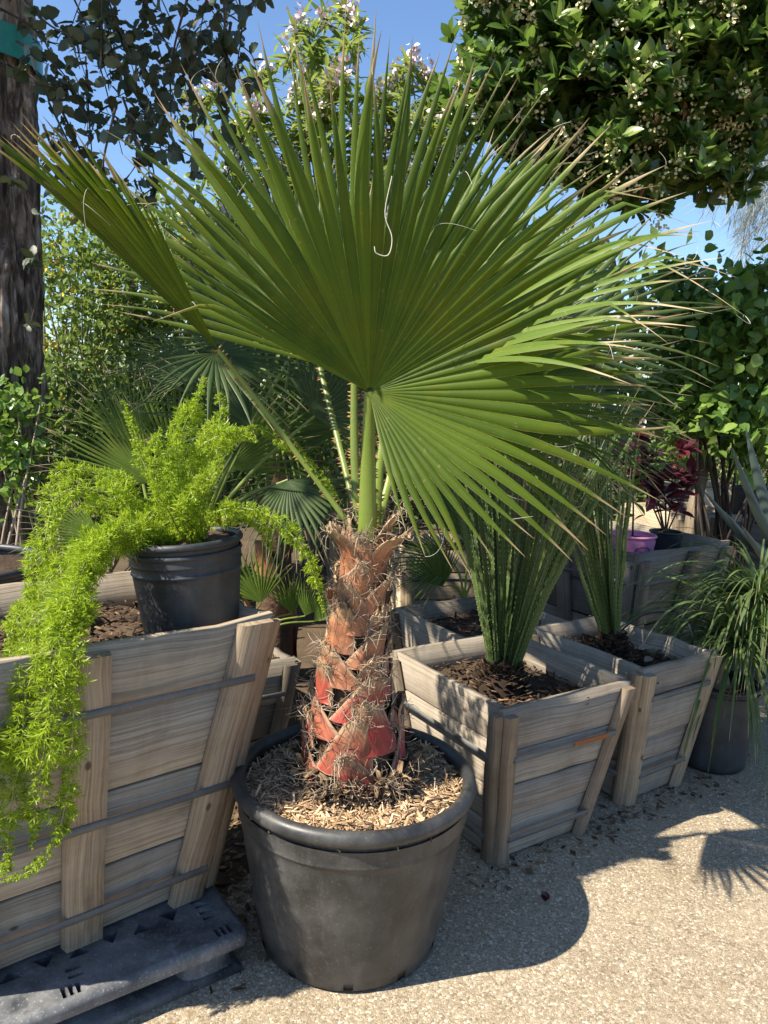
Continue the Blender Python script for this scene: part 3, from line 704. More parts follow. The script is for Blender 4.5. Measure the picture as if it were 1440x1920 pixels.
# ------------------------------------------------------------------ fan palms
def fan(mb, hub, A, Nn, nseg, a0, a1, Lf, split=.55, pleat=.5, fold=0.0, droop=.12, cone=0.0, st=13, wscale=1.0, jit=.03, sag0=.45, tw=.10, tip_dn=0.0):
    A = nrm(A); Nn = nrm(np.asarray(Nn, float) - A * (np.asarray(Nn, float) @ A)); B = np.cross(A, Nn)
    da = R_(a1 - a0) / nseg; tips = []
    S = np.linspace(.015, 1, st)
    for i in range(nseg):
        f = (i + .5) / nseg; td = a0 + (a1 - a0) * f; t = R_(td)
        L = Lf(td) * (1 + rs.normal() * jit)
        def dirv(tt):
            x = math.sin(tt); b = B * (x * math.cos(fold)) + Nn * (abs(x) * math.sin(fold))
            return nrm(A * math.cos(tt) + b + Nn * (cone(math.degrees(tt)) if callable(cone) else cone))
        d = dirv(t); sd = nrm(dirv(t + .01) - dirv(t - .01)); nn = np.cross(d, sd); 
        nn = nn if nn @ Nn > 0 else -nn
        spl = split * (1 + rs.normal() * .06); drp = droop * (1 + rs.normal() * .35); sid = rs.normal() * tw; bend = rs.normal() * .05
        G = []; UV = []; w0 = math.tan(da / 2) * L * spl * wscale
        kink = rs.rand() < tip_dn
        for s in S:
            wj = w0 * s / spl if s < spl else w0 * max(.02, (1 - ((s - spl) / (1 - spl)) ** 1.15)) * (1 + .14 * math.sin((s - spl) * 3.14 / (1 - spl)))
            g = max(0, s - sag0)
            p = hub + d * (L * s) + sd * (sid * L * g * g * 1.5) + nn * (bend * L * g * g * 2)
            p = p + np.array([0, 0, -1.0]) * (drp * L * (g ** 2) * 3)
            if kink and s > .8: p = p + np.array([0, 0, -1.0]) * (s - .8) * L * .5 + sd * (s - .8) * L * .2 * (1 if sid > 0 else -1)
            pl = pleat * wj * (1 if s < spl else 1 + .8 * (s - spl))
            G.append([p - sd * wj, p - nn * pl * .0 + nn * pl, p + sd * wj]); UV += [(0, s), (.5, s), (1, s)]
        mb.grid(np.array(G), UV, rs.rand()); tips.append((np.array(G)[:, 0], L, i))
    return tips
def petiole(mb, thorn, pts, r0, r1, flat=.55, n=18, thorns=True):
    P = spline(pts, n); T = nrm(np.gradient(P, axis=0)); G = []
    side = nrm(np.cross(T[0], [0.0, -1, .2])); 
    for i in range(n):
        s = nrm(side - T[i] * (side @ T[i])); f = nrm(np.cross(T[i], s)); r = r0 + (r1 - r0) * i / (n - 1)
        G.append([P[i] + s * r * math.cos(a) + f * r * flat * math.sin(a) for a in np.linspace(0, 6.2832, 12, endpoint=False)])
        if thorns and i > 1:
            for sg in (-1, 1):
                for q in range(2):
                    fr = rs.rand(); j = min(i + 1, n - 1); b = P[i] * (1 - fr) + P[j] * fr + s * sg * r * .97; l = rs.uniform(.006, .012)
                    dd = nrm(s * sg + T[i] * rs.uniform(-.2, .8)); w = T[i] * .003; e = f * .002
                    thorn.faces([b - w, b + w, b + e, b - e, b + dd * l], [(0, 2, 4), (2, 1, 4), (1, 3, 4), (3, 0, 4)])
    mb.grid(np.array(G), wrap=True)
def threads(mb, tips, n, lmin=.03, lmax=.11):
    for _ in range(n):
        E, L, i = tips[rs.randint(len(tips))]; k = rs.randint(len(E) // 2, len(E)); p = E[k]
        d = nrm(nrm(E[-1] - E[0]) + rdir(1)[0] * .9); l = rs.uniform(lmin, lmax); cu = rdir(1)[0]; m = 9; pts = [p]
        for q in range(m):
            d = nrm(d + cu * .35 + np.array([0, 0, -.06])); pts.append(pts[-1] + d * l / m)
        mb.tube(pts, np.linspace(.0005, .0003, m + 1), 3, cap=False)

crown = at(690, 985, 1.985)
main = thing('fan_palm', 'large fan palm with red and orange trunk in the big front pot', 'palm', (PC[0], PC[1], .445), 'fan palms')
trunk0 = np.array([-.045, 2.02, .42])
def axis_at(s): return trunk0 * (1 - s) + (crown + [0, 0.01, -.03]) * s + np.array([.02 * math.sin(s * 3.1) * -1, 0, 0])
def trad(s): return float(np.interp(s, [0, .1, .3, .55, .8, 1], [.120, .134, .110, .072, .050, .036]))
mb = MB(); mb.grid(np.array([[axis_at(s) + trad(s) * .86 * (1 + .08 * nz((math.cos(a) * 3, math.sin(a) * 3, s * 12))) * np.array([math.cos(a), math.sin(a), 0]) for a in np.linspace(0, 6.2832, 40, endpoint=False)] for s in np.linspace(0, 1, 40)]), wrap=True)
mb.build('trunk', M['core'], main, True)
def boot(s, az, ht, wid, slant, flare, top=.35, thick=.009, lift=.012, tipz=0.0):
    K, J = 12, 17; G = []; Gi = []; UV = []
    for i in range(K):
        t = i / (K - 1); row = []; rowi = []
        wj = wid * (1 - (1 - top) * t ** .9)
        for j in range(J):
            q = -1 + 2 * j / (J - 1); sz = s + (ht * t + (tipz * (1 - abs(q)) * t ** 3)) / .76
            rad = trad(min(1, max(0, s + ht * t / .76)))
            a = az + slant * t + wj * q / max(rad, .05)
            lf = lift * (.35 + .65 * t) + flare * t ** 2.5 + .012 * (1 - q * q) * (1 - t * .3) + .004 * nz((az * 3, q * 2, t * 4 + s * 9)) + .0022 * nz((az * 5, q * 9, t * 1.5 + s * 9))
            if i == K - 1: sz += rs.normal() * .008
            r = rad + lf; ax_ = axis_at(sz)
            row.append(ax_ + r * np.array([math.sin(a), -math.cos(a), 0])); rowi.append(ax_ + (r - thick * (1 - .6 * abs(q))) * np.array([math.sin(a), -math.cos(a), 0]))
            UV.append((j / (J - 1), t))
        G.append(row); Gi.append(rowi)
    G = np.array(G); Gi = np.array(Gi); mb = MB(); r = rs.rand()
    mb.grid(G, UV, r); mb.grid(Gi[:, ::-1], np.array(UV).reshape(K, J, 2)[:, ::-1].reshape(-1, 2), r)
    mb.grid(np.array([G[-1], Gi[-1]]), [(.5, 1)] * (2 * J), r)
    for e in (0, J - 1): mb.grid(np.array([G[:, e], Gi[:, e]]), [(.0, i / (K - 1)) for _ in (0, 1) for i in range(K)], r)
    mb.build('leaf_base', M['boot'], main, True)
    return G
fib = MB()
def fibres(p, n, spread, l0, l1, down=0.0):
    for _ in range(n):
        q = p + rs.normal(size=3) * spread; d = rdir(1)[0] + [0, -.25, .05]; cu = rdir(1)[0]; l = rs.uniform(l0, l1); m = 6; pts = [q]
        for _k in range(m):
            d = nrm(d + cu * .45 + [0, 0, -down]); pts.append(pts[-1] + d * l / m)
        fib.tube(pts, np.linspace(.0011, .0005, m + 1), 3, rnd=rs.rand(), cap=False)
ga = 2.39996
nb_ = 38
for i in range(nb_):
    s = .02 + .90 * (i / (nb_ - 1)) ** 1.02; az = i * ga + .35
    sl = (.55 if i % 2 else -.55) * rs.uniform(.6, 1.2)
    Gb = boot(s, az, rs.uniform(.10, .15) * (1.08 - .25 * s), .088 * (1 - .35 * s), sl, rs.uniform(.004, .028), rs.uniform(.25, .45), lift=.010, tipz=.02)
    front = math.cos(az) > -.3
    if front:
        e = Gb[-1]
        for _ in range(8): fibres(e[rs.randint(len(e))], 5, .007, .02, .055)
        for _ in range(7): fibres(Gb[rs.randint(2, 10), rs.choice([0, 16])], 6, .006, .02, .06)
for az, sl, fl in ((-.85, -.1, .07), (.85, .1, .075), (1.7, .2, .06), (-1.9, 0, .06), (2.8, 0, .05), (.1, .0, .012)):
    Gb = boot(.84 if abs(az) > .2 else .80, az, .14, .052, sl, fl, .3, lift=.006); fibres(Gb[-1][3], 14, .01, .02, .05)
for _ in range(150):
    a = rs.uniform(-1.7, 1.7); s = rs.uniform(.02, .12); p = axis_at(s) + (trad(s) + .028 + rs.rand() * .02) * np.array([math.sin(a), -math.cos(a), 0]); p[2] = .46 + rs.rand() * .06
    fibres(p, 3, .012, .03, .07, .1)
kind(fib.build('fibre', M['fibre'], main), 'stuff')
sk = MB(); nsk = 330; a = rs.uniform(0, 6.2832, nsk); zz = rs.uniform(.45, .52, nsk); rr2 = .134 + rs.rand(nsk) * .035
pos = np.column_stack([trunk0[0] + rr2 * np.sin(a), trunk0[1] - rr2 * np.cos(a), zz])
dd = np.column_stack([np.sin(a) * .5, -np.cos(a) * .5, rs.uniform(-.3, .9, nsk)]) + rdir(nsk) * .7
sk.inst(CHIP, pos, frames(dd, rdir(nsk)) * np.stack([rs.uniform(.008, .02, nsk), rs.uniform(.025, .055, nsk), np.full(nsk, .008)], -1)[:, None, :])
kind(sk.build('husk', M['litter'], main), 'stuff')

def frond(root, hub, A, Nn, nseg, a0, a1, Lf, mat, pet=None, r=(.017, .011), th=30, thorns=True, petmat='petiole', name='frond', **k):
    mb = MB(); tips = fan(mb, np.asarray(hub, float), A, Nn, nseg, a0, a1, Lf, **k); fo = mb.build(name, mat, root)
    if pet is not None:
        pm, tm = MB(), MB(); petiole(pm, tm, pet, r[0], r[1], thorns=thorns); pm.build('petiole', M[petmat], fo, True)
        if thorns: kind(tm.build('thorns', M['thorn'], fo), 'stuff')
    if th:
        tb = MB(); threads(tb, tips, th); kind(tb.build('thread', M['thread'], fo), 'stuff')
    return fo
def LF(pairs):
    x, y = zip(*pairs); return lambda t: float(np.interp(t, x, y))
hubA = at(693, 735, 1.93)
# big front fan
frond(main, hubA, (-.03, -.10, 1), (.10, -1, -.06), 45, -63, 170, LF([(-63, .50), (-48, .61), (-35, .69), (-15, .74), (0, .76), (30, .76), (60, .74), (85, .72), (105, .68), (125, .60), (150, .50), (170, .40)]), M['palm'],
      [crown + [.0, -.01, -.04], at(690, 880, 1.965), hubA + [0, .004, .0]], (.026, .013), th=20, split=.48, pleat=.85, droop=.05, cone=LF([(-63, .16), (60, .14), (100, .32), (135, .62), (170, .75)]), st=18, jit=.05, sag0=.5, tw=.13, tip_dn=.07)
# upright fan behind it
hubB = at(664, 700, 2.10)
frond(main, hubB, (-.06, .06, 1), (-.1, -1, .1), 40, -75, 62, LF([(-75, .7), (-40, .86), (0, .90), (30, .84), (62, .75)]), M['palm'],
      [crown + [-.02, .03, -.04], at(665, 860, 2.06), hubB], (.014, .009), th=10, split=.5, pleat=.5, droop=.05, cone=.12, st=15, tw=.05, wscale=.85)
# fan leaning to the right, sunlit
hubC = at(742, 700, 2.12)
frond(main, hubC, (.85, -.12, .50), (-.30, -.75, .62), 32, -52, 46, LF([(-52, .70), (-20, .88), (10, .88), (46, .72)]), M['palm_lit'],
      [crown + [.02, .02, -.03], at(715, 850, 2.05), hubC], (.013, .008), th=26, split=.52, pleat=.6, droop=.09, cone=.1, fold=.35, st=16, tw=.14, tip_dn=.25)
# lower right fan in shade
hubD = at(760, 760, 2.28)
frond(main, hubD, (.95, .05, .10), (-.1, -.8, .6), 30, -55, 50, LF([(-55, .6), (0, .80), (50, .62)]), M['palm'],
      [crown + [.02, .04, -.03], at(735, 880, 2.12), hubD], (.012, .008), th=18, split=.5, pleat=.6, droop=.12, cone=.08, fold=.25, st=14, tip_dn=.3)
# folded fan reaching left
hubE = at(408, 655, 1.97)
eE = at(10, 285, 1.80)
frond(main, hubE, eE - hubE, (.55, -.55, .62), 26, -32, 19, LF([(-32, .40), (-20, .58), (0, .68), (12, .60), (22, .45)]), M['palm'],
      [crown + [-.025, 0, -.03], at(560, 855, 2.0), at(470, 735, 1.99), hubE], (.008, .006), th=12, split=.72, pleat=.8, droop=.03, cone=.02, fold=1.3, st=14, tw=.04, wscale=1.05)
# back fan, mostly hidden
hubF = at(600, 690, 2.3)
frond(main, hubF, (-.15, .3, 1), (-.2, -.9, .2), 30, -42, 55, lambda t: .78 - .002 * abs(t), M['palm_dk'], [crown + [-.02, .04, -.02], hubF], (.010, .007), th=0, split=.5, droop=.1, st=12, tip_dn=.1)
# one long loose thread hanging on the front fan
mb = MB(); mb.tube(spline([at(735, 330, 1.78), at(722, 400, 1.80), at(735, 445, 1.80), at(728, 478, 1.80), at(706, 475, 1.795), at(702, 462, 1.795)], 28), .0011, 4, cap=False)
mb.build('thread', M['thread'], main)

def bg_palm(label, base, zt, fronds, mat, trunk=True, tr=.07, group='fan palms', pr=.009, nsegs=24, boots=10):
    base = np.asarray(base, float); root = thing('fan_palm', label, 'palm', base, group)
    top = np.array([base[0], base[1], zt])
    if trunk:
        mb = MB(); H = zt - base[2]; P_ = [base + [0, 0, -.03], base + [0, 0, H * .5], top]; mb.tube(spline(P_, 8), [tr * 1.2, tr * 1.15, tr * 1.1, tr, tr * .9, tr * .8, tr * .7, tr * .5], 14); mb.build('trunk', M['core'], root)
        nbt = boots
        for i in range(nbt):
            t = i / nbt; a = i * 2.4; rad = tr * (1.25 - .6 * t); p = base + [0, 0, H * t * .95]; out = np.array([math.sin(a), -math.cos(a), 0]); sd = np.array([math.cos(a), math.sin(a), 0])
            G = []; UV = []
            for k in range(5):
                q = k / 4; w = tr * .95 * (1 - .6 * q)
                for x in (-1, -.5, 0, .5, 1): G.append(p + out * (rad + tr * (.1 + .7 * q ** 2) - abs(x) * tr * .25) + sd * w * x + np.array([0, 0, tr * 2.2 * q])); UV.append(((x + 1) / 2, q))
            mb = MB(); mb.grid(np.array(G).reshape(5, 5, 3), UV); mb.build('leaf_base', M['boot'], root)
    for (hub, A, N_, L, a) in fronds:
        m = np.array(hub) * .5 + top * .5 + np.array([0, 0, .03])
        frond(root, hub, A, N_, nsegs, -a, a, (lambda LL, aa: (lambda t: LL * (1 - .25 * (abs(t) / aa) ** 2)))(L, a), mat, [top, m, np.array(hub)], (pr, pr * .6), th=0, thorns=False, split=.33, pleat=.8, droop=.08, st=10, jit=.05, wscale=1.05)
def cr(p, n, L, a, spread=.35, up=.6, seed=0):
    out = []; q = np.random.RandomState(seed)
    for i in range(n):
        az = i * 2.4 + q.rand() * .5; el = up * (.35 + .9 * q.rand()); d = np.array([math.cos(az), math.sin(az), 0]) * math.cos(el) + np.array([0, 0, math.sin(el)])
        hub = np.array(p) + d * spread * q.uniform(.7, 1.2); N_ = np.array([0, 0, 1.0]) + np.array([0, -.5, 0]) + q.normal(size=3) * .25
        out.append((hub, d + [0, 0, .15], N_, L * q.uniform(.8, 1.15), a))
    return out
# palms planted in the dark crate behind
b = np.array([c6[0] - .02, c6[1] + .06, .47])
bg_palm('shaded fan palm with orange leaf bases behind the tall tan crate', b, .95, [(at(402, 662, 2.65), (.75, -.25, -.55), (.2, -.5, .9), .36, 110), (at(392, 690, 3.0), (-1, -.1, .02), (.1, -1, .35), .40, 38), (at(455, 640, 3.05), (-.4, 0, .8), (0, -1, .2), .45, 80), (at(560, 640, 3.1), (.2, 0, 1), (0, -1, .1), .45, 75), (at(470, 800, 2.9), (-.7, -.2, .25), (0, -.8, .6), .45, 80), (at(590, 780, 3.0), (.5, -.1, .6), (0, -.9, .4), .42, 80), (at(540, 900, 2.9), (.2, -.3, -.4), (0, -.7, .6), .36, 80)], M['palm_blue'], tr=.085, boots=12)
b2 = np.array([c6[0] + .17, c6[1] + .02, .47])
bg_palm('low sprout of narrow fan leaves at the foot of the shaded palm', b2, .52, [(at(548, 1150, 2.95), (-.15, 0, 1), (0, -1, .2), .20, 45), (at(572, 1155, 2.93), (.3, 0, 1), (0, -1, .1), .20, 45), (at(590, 1165, 2.93), (.6, -.2, .8), (0, -1, .4), .16, 40), (at(490, 1130, 2.9), (-.3, 0, .9), (0, -1, .2), .26, 60), (at(455, 1120, 2.95), (-.5, .1, .8), (0, -1, .2), .24, 60)], M['palm_lit'], trunk=False, nsegs=16, group='fan palms', pr=.005)
bb = at(300, 1000, 3.3); bb[2] = 0
bg_palm('bright spreading fan palm right behind the foxtail fern', bb, .7, [(at(282, 905, 2.9), (-.85, -.1, .6), (.15, -.9, .4), .46, 48), (at(330, 880, 3.3), (.1, 0, 1), (0, -1, .1), .5, 60), (at(190, 1010, 3.0), (-.8, -.3, .15), (0, -.8, .6), .34, 60), (at(420, 880, 3.3), (.5, 0, .8), (0, -1, .2), .5, 60), (at(250, 830, 3.4), (-.3, .1, 1), (0, -1, .1), .4, 55)], M['palm_lit'], tr=.07)
# taller palms at the back
def tall(label, u, y, zt, hubs, mat, seed):
    q = at(u, 900, y); q[2] = 0; bg_palm(label, q, zt, hubs, mat, tr=.09)
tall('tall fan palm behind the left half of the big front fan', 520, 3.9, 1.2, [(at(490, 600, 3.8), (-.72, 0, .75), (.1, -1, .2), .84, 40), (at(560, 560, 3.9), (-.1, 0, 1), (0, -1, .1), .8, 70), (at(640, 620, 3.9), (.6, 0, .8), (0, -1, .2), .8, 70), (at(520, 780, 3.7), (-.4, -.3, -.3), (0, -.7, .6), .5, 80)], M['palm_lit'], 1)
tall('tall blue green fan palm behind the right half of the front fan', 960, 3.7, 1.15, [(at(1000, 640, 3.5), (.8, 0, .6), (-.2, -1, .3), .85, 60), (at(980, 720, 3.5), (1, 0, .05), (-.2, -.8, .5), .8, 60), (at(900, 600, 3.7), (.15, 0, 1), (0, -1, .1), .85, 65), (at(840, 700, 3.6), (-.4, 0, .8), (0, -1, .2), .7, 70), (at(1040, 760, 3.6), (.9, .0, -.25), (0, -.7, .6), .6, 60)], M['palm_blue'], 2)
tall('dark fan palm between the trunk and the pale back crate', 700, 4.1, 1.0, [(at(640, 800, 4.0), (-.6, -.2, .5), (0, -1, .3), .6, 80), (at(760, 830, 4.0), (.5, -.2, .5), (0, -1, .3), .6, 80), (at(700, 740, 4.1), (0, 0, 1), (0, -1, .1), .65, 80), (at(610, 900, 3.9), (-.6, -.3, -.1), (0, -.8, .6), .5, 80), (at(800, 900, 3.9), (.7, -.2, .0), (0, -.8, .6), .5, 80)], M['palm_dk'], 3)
qb = np.array([P4(-.2, .2, .86)[0], P4(-.2, .2, .86)[1], .46])
bg_palm('low dark fan palm in the low grey crate', qb, .60, [(at(850, 1055, 3.35), (-.9, -.25, .1), (0, -.8, .6), .36, 55), (at(830, 1100, 3.3), (-.4, -.3, .9), (0, -1, .2), .3, 50), (at(880, 1010, 3.45), (-.2, 0, 1), (0, -1, .2), .34, 60), (at(920, 1040, 3.45), (.5, 0, .9), (0, -1, .2), .34, 60)], M['palm_dk'], trunk=False, nsegs=22, pr=.006)

# ------------------------------------------------------------------ toothed grass plants
def sotol(label, base, n, L, hmax, spread, r0, seed, lean=(0, 0)):
    q = np.random.RandomState(seed); base = np.asarray(base, float)
    root = thing('spiky_plant', label, 'plant', base, 'toothed spiky plants in crates')
    mb = MB(); teeth = MB()
    for i in range(n):
        a = q.rand() * 6.2832; sp = spread * math.sqrt(q.rand()) ; d = nrm(np.array([math.cos(a) * sp + lean[0], math.sin(a) * sp * .8 + lean[1], 1]))
        p0 = base + np.array([math.cos(a), math.sin(a), 0]) * r0 * q.uniform(.2, 1) * (sp / spread) ** .5 + [0, 0, .06]; l = L * q.uniform(.72, 1.08); w = q.uniform(.0045, .0065)
        side = nrm(np.cross(d, [math.sin(a + q.rand()), math.cos(a), .3])); S = np.linspace(0, 1, 12); out = np.array([math.cos(a), math.sin(a), 0]); nn = np.cross(d, side)
        C = [p0 + d * l * s + out * l * sp * .22 * s * s + q.normal(size=3) * .0015 for s in S]
        G = []; UV = []
        for s, c in zip(S, C):
            ww = w * (1.15 - .25 * s) * (1 if s < .75 else max(.08, (1 - s) / .25)); G.append([c - side * ww, c + nn * ww * .5, c + side * ww]); UV += [(0, s), (.5, s), (1, s)]
        mb.grid(np.array(G), UV, q.rand())
        C = np.array(C)
        for sg in (-1, 1):
            for t in np.linspace(.08, .93, int(l / .022)):
                x = t * 11; k = int(x); c = C[k] + (C[k + 1] - C[k]) * (x - k); ww = w * (1.15 - .25 * t) * (1 if t < .75 else (1 - t) / .25)
                e = c + side * sg * ww * .95; teeth.raw([e - d * .003, e + d * .003, e + side * sg * .0032 + d * .002], [0, 1, 2], [3], rnd=.9)
    mb.build('leaf_blades', M['sotol'], root); kind(teeth.build('teeth', M['fernstem2'], root), 'stuff')
    nb = 420; a = q.rand(nb) * 6.2832; t = q.rand(nb); rr = r0 * (1.7 - .7 * t) * q.uniform(.8, 1.05, nb); pos = base + np.column_stack([rr * np.cos(a), rr * np.sin(a), t * .10 - .01])
    dd = np.column_stack([np.cos(a), np.sin(a), .25 + t * 1.1]); F_ = frames(dd, np.column_stack([-np.cos(a) * .6, -np.sin(a) * .6, np.ones(nb)]))
    mb = MB(); Ls = q.uniform(.02, .04, nb); mb.inst(CHIP, pos, F_ * np.stack([Ls * .55, Ls, Ls * .35], -1)[:, None, :]); 
    mb.lathe([(r0 * 1.75, -.02), (r0 * 1.5, .04), (r0 * .95, .11), (.01, .14)], base, 20, rnd=.1); mb.build('leaf_bases', M['soilchip'], root)
b1 = P1(-.10, -.02, .84); sotol('tall dark toothed plant bundled upright in the rusty strap crate', b1, 80, 1.08, 1, .33, .052, 4, (.03, 0))
b2_ = P2(-.25, .0, .86); sotol('slimmer toothed plant in the second grey crate', b2_, 46, .95, 1, .19, .034, 5, (-.20, 0))
# dry leaves and drip line in the second crate
for k, (a, b, l, ang) in enumerate(((.35, -.1, .09, .5), (.5, .1, .08, 2.6), (.2, -.45, .07, 4))):
    p = P2(a, b, .86) + [0, 0, .03]; mb = MB(); mb.inst(ELLIP, [p], frames(np.array([[math.cos(ang), math.sin(ang), .12]]), np.array([[.1, -.3, 1.0]])) * l)
    tag(mb.build('dry_leaf', M['twig_pale']), 'dry tan leaf lying on the soil in the second grey crate', 'leaf', 'dry leaves on the second grey crate soil')
mb = MB(); mb.tube(spline([P2(.0, .45, .80), at(1185, 1165, 3.15), at(1230, 1148, 3.1), at(1275, 1155, 3.05), at(1295, 1180, 3.0), at(1300, 1230, 3.05)], 24), .0045, 6)
tag(mb.build('drip_tube', M['pot2']), 'thin black drip tube arching over the second grey crate', 'tube')

# ------------------------------------------------------------------ foxtail fern
def plume(mb, stem, pts, r, dens=700, nn=11, seed=0, head=1.0):
    P = spline(pts, 40); seg = np.linalg.norm(np.diff(P, axis=0), axis=1); cum = np.concatenate([[0], np.cumsum(seg)]); L = cum[-1]
    stem.tube(P, np.linspace(.0022, .0009, 40), 5, cap=False)
    nbr = int(dens * L); t = np.sort(rs.rand(nbr)) ** .9; x = t * L
    pos = np.column_stack([np.interp(x, cum, P[:, i]) for i in range(3)]); T = nrm(np.gradient(P, axis=0)); tan = nrm(np.column_stack([np.interp(x, cum, T[:, i]) for i in range(3)]))
    rad = rdir(nbr); rad = nrm(rad - (rad * tan).sum(1, keepdims=True) * tan)
    prof = np.clip(np.minimum(.45 + t * 5, 1) * np.minimum(1, (1 - t) * 3.2 + .22), 0, 1) * r * rs.uniform(.75, 1.15, nbr) * (1 + .25 * np.sin(x * 42 + seed))
    bd = nrm(rad + tan * .35 + rs.normal(size=(nbr, 3)) * .15)
    bt = rs.rand(nbr)
    for k in range(nn):
        f = .25 + .75 * (k + .5) / nn; b = pos + bd * (prof * f * .72)[:, None]
        d = nrm(bd * .75 + rdir(nbr) * .85 + tan * .15); l = prof * rs.uniform(.28, .46, nbr)
        F_ = frames(d, rdir(nbr)) * np.stack([np.full(nbr, .0029), l, np.ones(nbr)], -1)[:, None, :]
        mb.inst(NEEDLE, b, F_, np.clip(bt * .6 + rs.rand(nbr) * .4, 0, 1))
fern = thing('foxtail_fern', 'bright lime foxtail fern spilling over the tall tan crate', 'fern', FP + [0, 0, .25])
F0 = FP + np.array([-.02, 0, .26])
def A3(*q): return [at(*k) for k in q]
fr = [
 ([F0] + A3((318, 900, 2.05), (345, 800, 2.05), (372, 745, 2.04), (384, 708, 2.04)), .043),
 ([F0 + [.02, 0, 0]] + A3((355, 900, 2.0), (375, 840, 1.99), (430, 812, 1.97), (482, 826, 1.96)), .045),
 ([F0] + A3((335, 900, 1.97), (330, 830, 1.96), (322, 790, 1.96)), .040),
 ([F0 + [.03, .02, 0]] + A3((370, 890, 2.1), (395, 830, 2.12), (418, 770, 2.12), (408, 740, 2.12)), .046),
 ([F0 + [.0, .04, 0]] + A3((275, 880, 2.1), (250, 800, 2.12), (228, 750, 2.12)), .026),
 ([F0 + [-.03, .02, 0]] + A3((240, 920, 2.1), (170, 885, 2.08), (110, 885, 2.05), (82, 930, 2.0)), .033),
 ([F0 + [-.03, .0, 0]] + A3((240, 945, 2.0), (160, 915, 1.95), (105, 935, 1.9), (85, 1010, 1.86), (62, 1100, 1.84), (15, 1180, 1.8)), .042),
 ([F0 + [-.02, 0, 0]] + A3((255, 985, 1.93), (190, 1010, 1.80), (150, 1075, 1.70), (110, 1200, 1.60), (90, 1340, 1.52), (75, 1480, 1.50), (60, 1590, 1.50)), .042),
 ([F0 + [-.02, 0, 0]] + A3((245, 1000, 1.90), (205, 1000, 1.84), (160, 1060, 1.76), (120, 1160, 1.66), (55, 1260, 1.58), (40, 1400, 1.52), (20, 1520, 1.50), (12, 1640, 1.49)), .045),
 ([F0 + [-.02, -.02, 0]] + A3((230, 1005, 1.88), (175, 1060, 1.76), (150, 1180, 1.62), (140, 1300, 1.56), (135, 1400, 1.54), (128, 1480, 1.53), (105, 1570, 1.51), (60, 1630, 1.50), (0, 1655, 1.46)), .030),
 ([F0 + [-.02, -.02, 0]] + A3((220, 1020, 1.9), (120, 1110, 1.74), (60, 1190, 1.66), (25, 1330, 1.58), (2, 1480, 1.53)), .042),
 ([F0 + [-.02, 0, 0]] + A3((200, 1000, 1.95), (110, 1070, 1.8), (40, 1150, 1.75), (10, 1230, 1.7)), .040),
 ([F0 + [.03, -.02, 0]] + A3((375, 975, 1.95), (440, 952, 1.9), (510, 970, 1.88), (560, 1020, 1.87), (592, 1085, 1.87), (606, 1150, 1.87)), .029),
 ([F0 + [.03, 0, 0]] + A3((380, 985, 1.95), (440, 965, 1.93), (490, 985, 1.93), (510, 1035, 1.93)), .030),
 ([F0 + [.02, .02, 0]] + A3((400, 880, 2.05), (470, 805, 2.05), (540, 835, 2.02), (595, 885, 2.0), (640, 945, 2.0)), .022),
 ([F0 + [0, -.02, 0]] + A3((300, 920, 1.95), (290, 850, 1.93), (300, 800, 1.93)), .032),
 ([F0 + [.02, -.03, 0]] + A3((350, 940, 1.93), (395, 890, 1.9), (420, 860, 1.9)), .034),
 ([F0 + [-.03, .02, 0]] + A3((230, 960, 2.05), (180, 950, 2.02), (140, 960, 2.0)), .036),
 ([F0 + [-.03, .02, 0]] + A3((250, 930, 2.05), (220, 900, 2.05), (180, 880, 2.05)), .034),
]
for i, (pts, r) in enumerate(fr):
    mb, stm = MB(), MB(); plume(mb, stm, pts, r * (1.2 if 6 <= i <= 11 else 1.0), seed=i); f_ = mb.build('frond', M['fern'], fern); stm.build('stem', M['fernstem'], f_)

# ------------------------------------------------------------------ ponytail plant on the right
pony = thing('ponytail_plant', 'grassy plant of long arching strap leaves in the right edge pot', 'plant', PT + [0, 0, .34])
mb = MB(); top = PT + np.array([.06, 0, .52])
mb.tube(spline([PT + [0, 0, .30], PT + [.01, 0, .45], top], 8), [.06, .05, .035, .028, .025, .022, .02, .018], 10); mb.build('stem', M['twig_pale'], pony)
mb = MB()
def straps(mb, top, n, L0, L1, w0, up=(.0, 1.2), drop=1.0, q=rs):
    for i in range(n):
        a = q.rand() * 6.2832; el = q.uniform(*up); d = np.array([math.cos(a) * math.cos(el), math.sin(a) * math.cos(el), math.sin(el)]); l = q.uniform(L0, L1); w = w0 * q.uniform(.6, 1.1)
        p = top + d * .015; G = []; UV = []; K = 14; side = nrm(np.cross(d, [0, 0, 1.0])); tw = q.normal() * .5; sw_ = rs.normal(size=3) * .1
        for k in range(K):
            s = k / (K - 1); ww = w * min(1, .5 + s * 4) * (1 - s ** 3) + .0004; sd = nrm(side + np.cross(d, side) * tw * s)
            up_ = np.cross(sd, d); G.append([p - sd * ww, p - up_ * ww * .4, p + sd * ww]); UV += [(0, s), (.5, s), (1, s)]
            d = nrm(d + np.array([0, 0, -1.0]) * drop * (.10 + .16 * s) + sw_ * .1); p = p + d * l / (K - 1)
        mb.grid(np.array(G), UV, q.rand())
straps(mb, top, 210, .38, .78, .0065); straps(mb, PT + np.array([.16, .08, .72]), 170, .3, .6, .006); straps(mb, PT + np.array([.22, .1, .58]), 130, .35, .7, .006)
mb.build('leaf_blades', M['pony'], pony)
